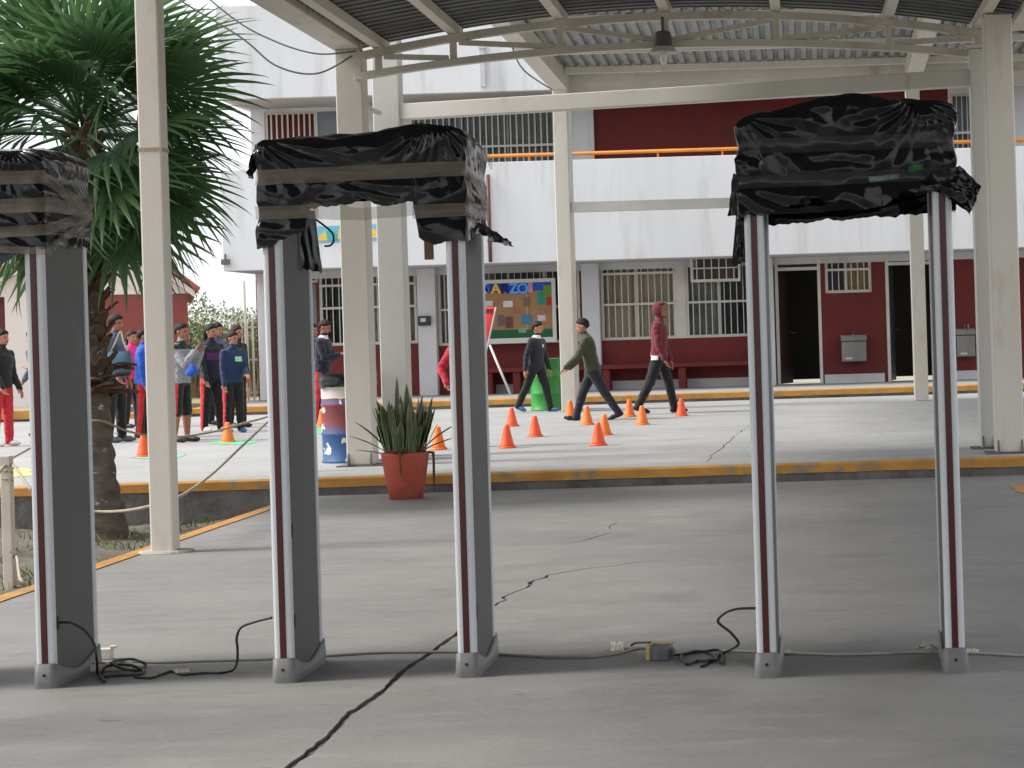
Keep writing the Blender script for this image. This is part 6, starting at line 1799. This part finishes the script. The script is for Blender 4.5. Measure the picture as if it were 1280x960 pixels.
# the line on the left
SLATE = cloth('slate_shirt', 84, 92, 116)
man = person(146, 553, 1.68, -8, 'tall person in slate shirt carrying a teal bag beside the palm', SLATE, BLACK_C, SHOE_G, dict(aR=(-2, 10, 40, 0), aL=(0, 6, 20, 0), head=(-10, 2)), skin=SKIN2, short_sleeve=True)
person(127, 549, 1.50, -60, 'person in navy jacket with red stripes mostly hidden by the palm trunk', NAVY, RED_C, SHOE_K, dict(), jstripe=RED_C, d=26.7)
PINK = cloth('pink_jacket', 232, 56, 132)
person(166, 535, 1.50, -25, 'girl in bright pink jacket and red striped trousers', PINK, BLACK_C, SHOE_K, dict(head=(-8, 0)), stripe=RED_C, hair='pony', hairmat=HAIR_B)
BLUE = cloth('royal_blue_jacket', 34, 92, 198)
person(181, 548, 1.49, 10, 'person in royal blue jacket half hidden by the tall post', BLUE, BLACK_C, SHOE_K, dict(), stripe=RED_C, hair='short')
GREYP = cloth('grey_flecked_sweater', 168, 168, 172, (104, 104, 108), 60)
person(228, 553, 1.53, -12, 'person in grey flecked sweater and shorts with hands raised to the mouth', GREYP, BLACK_C, SHOE_K, dict(aL=(30, 4, 112, 22), aR=(34, 6, 112, 22), head=(-6, 0)), stripe=RED_C, shorts=True, skin=SKIN2, collar=BLACK_C,
       patches=[(band(0.265, 0.31, ('top', 'sleeve')), 0, BLACK_C)])
PURP = cloth('purple_panel', 92, 36, 92)
person(266, 540, 1.54, -40, 'girl in navy jacket with a purple chest panel and ponytail', NAVY, BLACK_C, SHOE_W, dict(aL=(6, 6, 14, 0), aR=(8, 6, 16, 0), head=(10, 2), L=(6, 2), R=(-4, 3)), stripe=RED_C, hair='pony', patches=[(P_chest(0.03, -0.08, 0.08, 0.15, 0.22), 0, PURP)])
DKBLUE = cloth('dark_blue_jacket', 24, 50, 88); GREEN = cloth('green_emblem', 90, 206, 96, (200, 230, 200), 40)
person(293, 541, 1.42, -45, 'boy in dark blue jacket with a green chest emblem', DKBLUE, BLACK_C, SHOE_B, dict(aL=(10, 6, 60, 20), aR=(0, 6, 14, 0), head=(14, 0)), stripe=RED_C, hairmat=HAIR_B, patches=[(P_chest(0.03, -0.015, 0.065, 0.185, 0.235), 0, GREEN)])
person(297, 534, 1.52, -30, 'long haired girl standing behind the boy with the green emblem', BLACK_C, BLACK_C, SHOE_K, dict(head=(10, 0)), hair='long', hairmat=HAIR_B, d=29.4)
person(273, 533, 1.58, -30, 'dark haired child behind the girl with the purple panel', SLATE, BLACK_C, SHOE_K, dict(head=(5, 0)), d=30.6)
person(4, 558, 1.52, -20, 'child in black jacket and red trousers at the left edge', BLACK_C, RED_C, SHOE_W, dict(aL=(6, 6, 20, 0), aR=(10, 8, 24, 0)), jstripe=None)
person(56, 545, 1.55, 165, 'person in slate sweater behind the left detector upright, one elbow showing', SLATE, NAVY, SHOE_K, dict(aL=(-28, 30, 60, 0), aR=(25, 42, 55, 10), lean=14))
finish_people()

# things the people hold
def off(q, v): return q['obj'].location + Matrix.Rotation(q['yaw'], 3, 'Z') @ Vector(v)
bag = empty('shoulder_bag', P(150, 468, 25.66), R(-8), 'teal shoulder bag hanging at the side of the tall person', 'bag')
m = MB()
m.grid(lambda u, v: ((0.15 + 0.02 * math.sin(math.pi * v)) * math.copysign(abs(math.cos(6.2832 * u)) ** 0.6, math.cos(6.2832 * u)), (0.02 + 0.055 * math.sin(math.pi * (0.15 + 0.85 * v))) * math.copysign(abs(math.sin(6.2832 * u)) ** 0.8, math.sin(6.2832 * u)), 0.30 * (1 - v) + 0.012 * noise.noise((u * 6, v * 4, 1))), 32, 14, wrap=True)
m.build('bag_body', cloth('teal_canvas', 58, 96, 114), bag, smooth=True)
m = MB(); m.tube(smooth_path([(-0.13, 0, 0.28), (-0.06, 0.02, 0.42), (0.0, 0.05, 0.56), (0.05, 0.03, 0.42), (0.13, 0, 0.28)], 6), 0.012, 6); m.build('strap', M['rope'], bag, smooth=True)
m = MB(); m.lathe([(0.01, 0.16), (0.03, 0.155), (0.035, 0.12), (0.075, 0.08), (0.085, 0.04), (0.06, 0.0), (0.01, -0.005)], 16)
for i, v_ in enumerate(m.v): k = 1 + 0.25 * noise.noise((v_[0] * 20, v_[1] * 20, v_[2] * 20)); m.v[i] = (v_[0] * k, v_[1] * k * 0.7, v_[2])
o = m.build('cloth_pouch', cloth('bright_blue_cloth', 34, 84, 186), None, smooth=True); o.location = P(240, 470, 25.15); tag(o, 'bright blue cloth pouch at the waist of the person in grey', 'pouch')
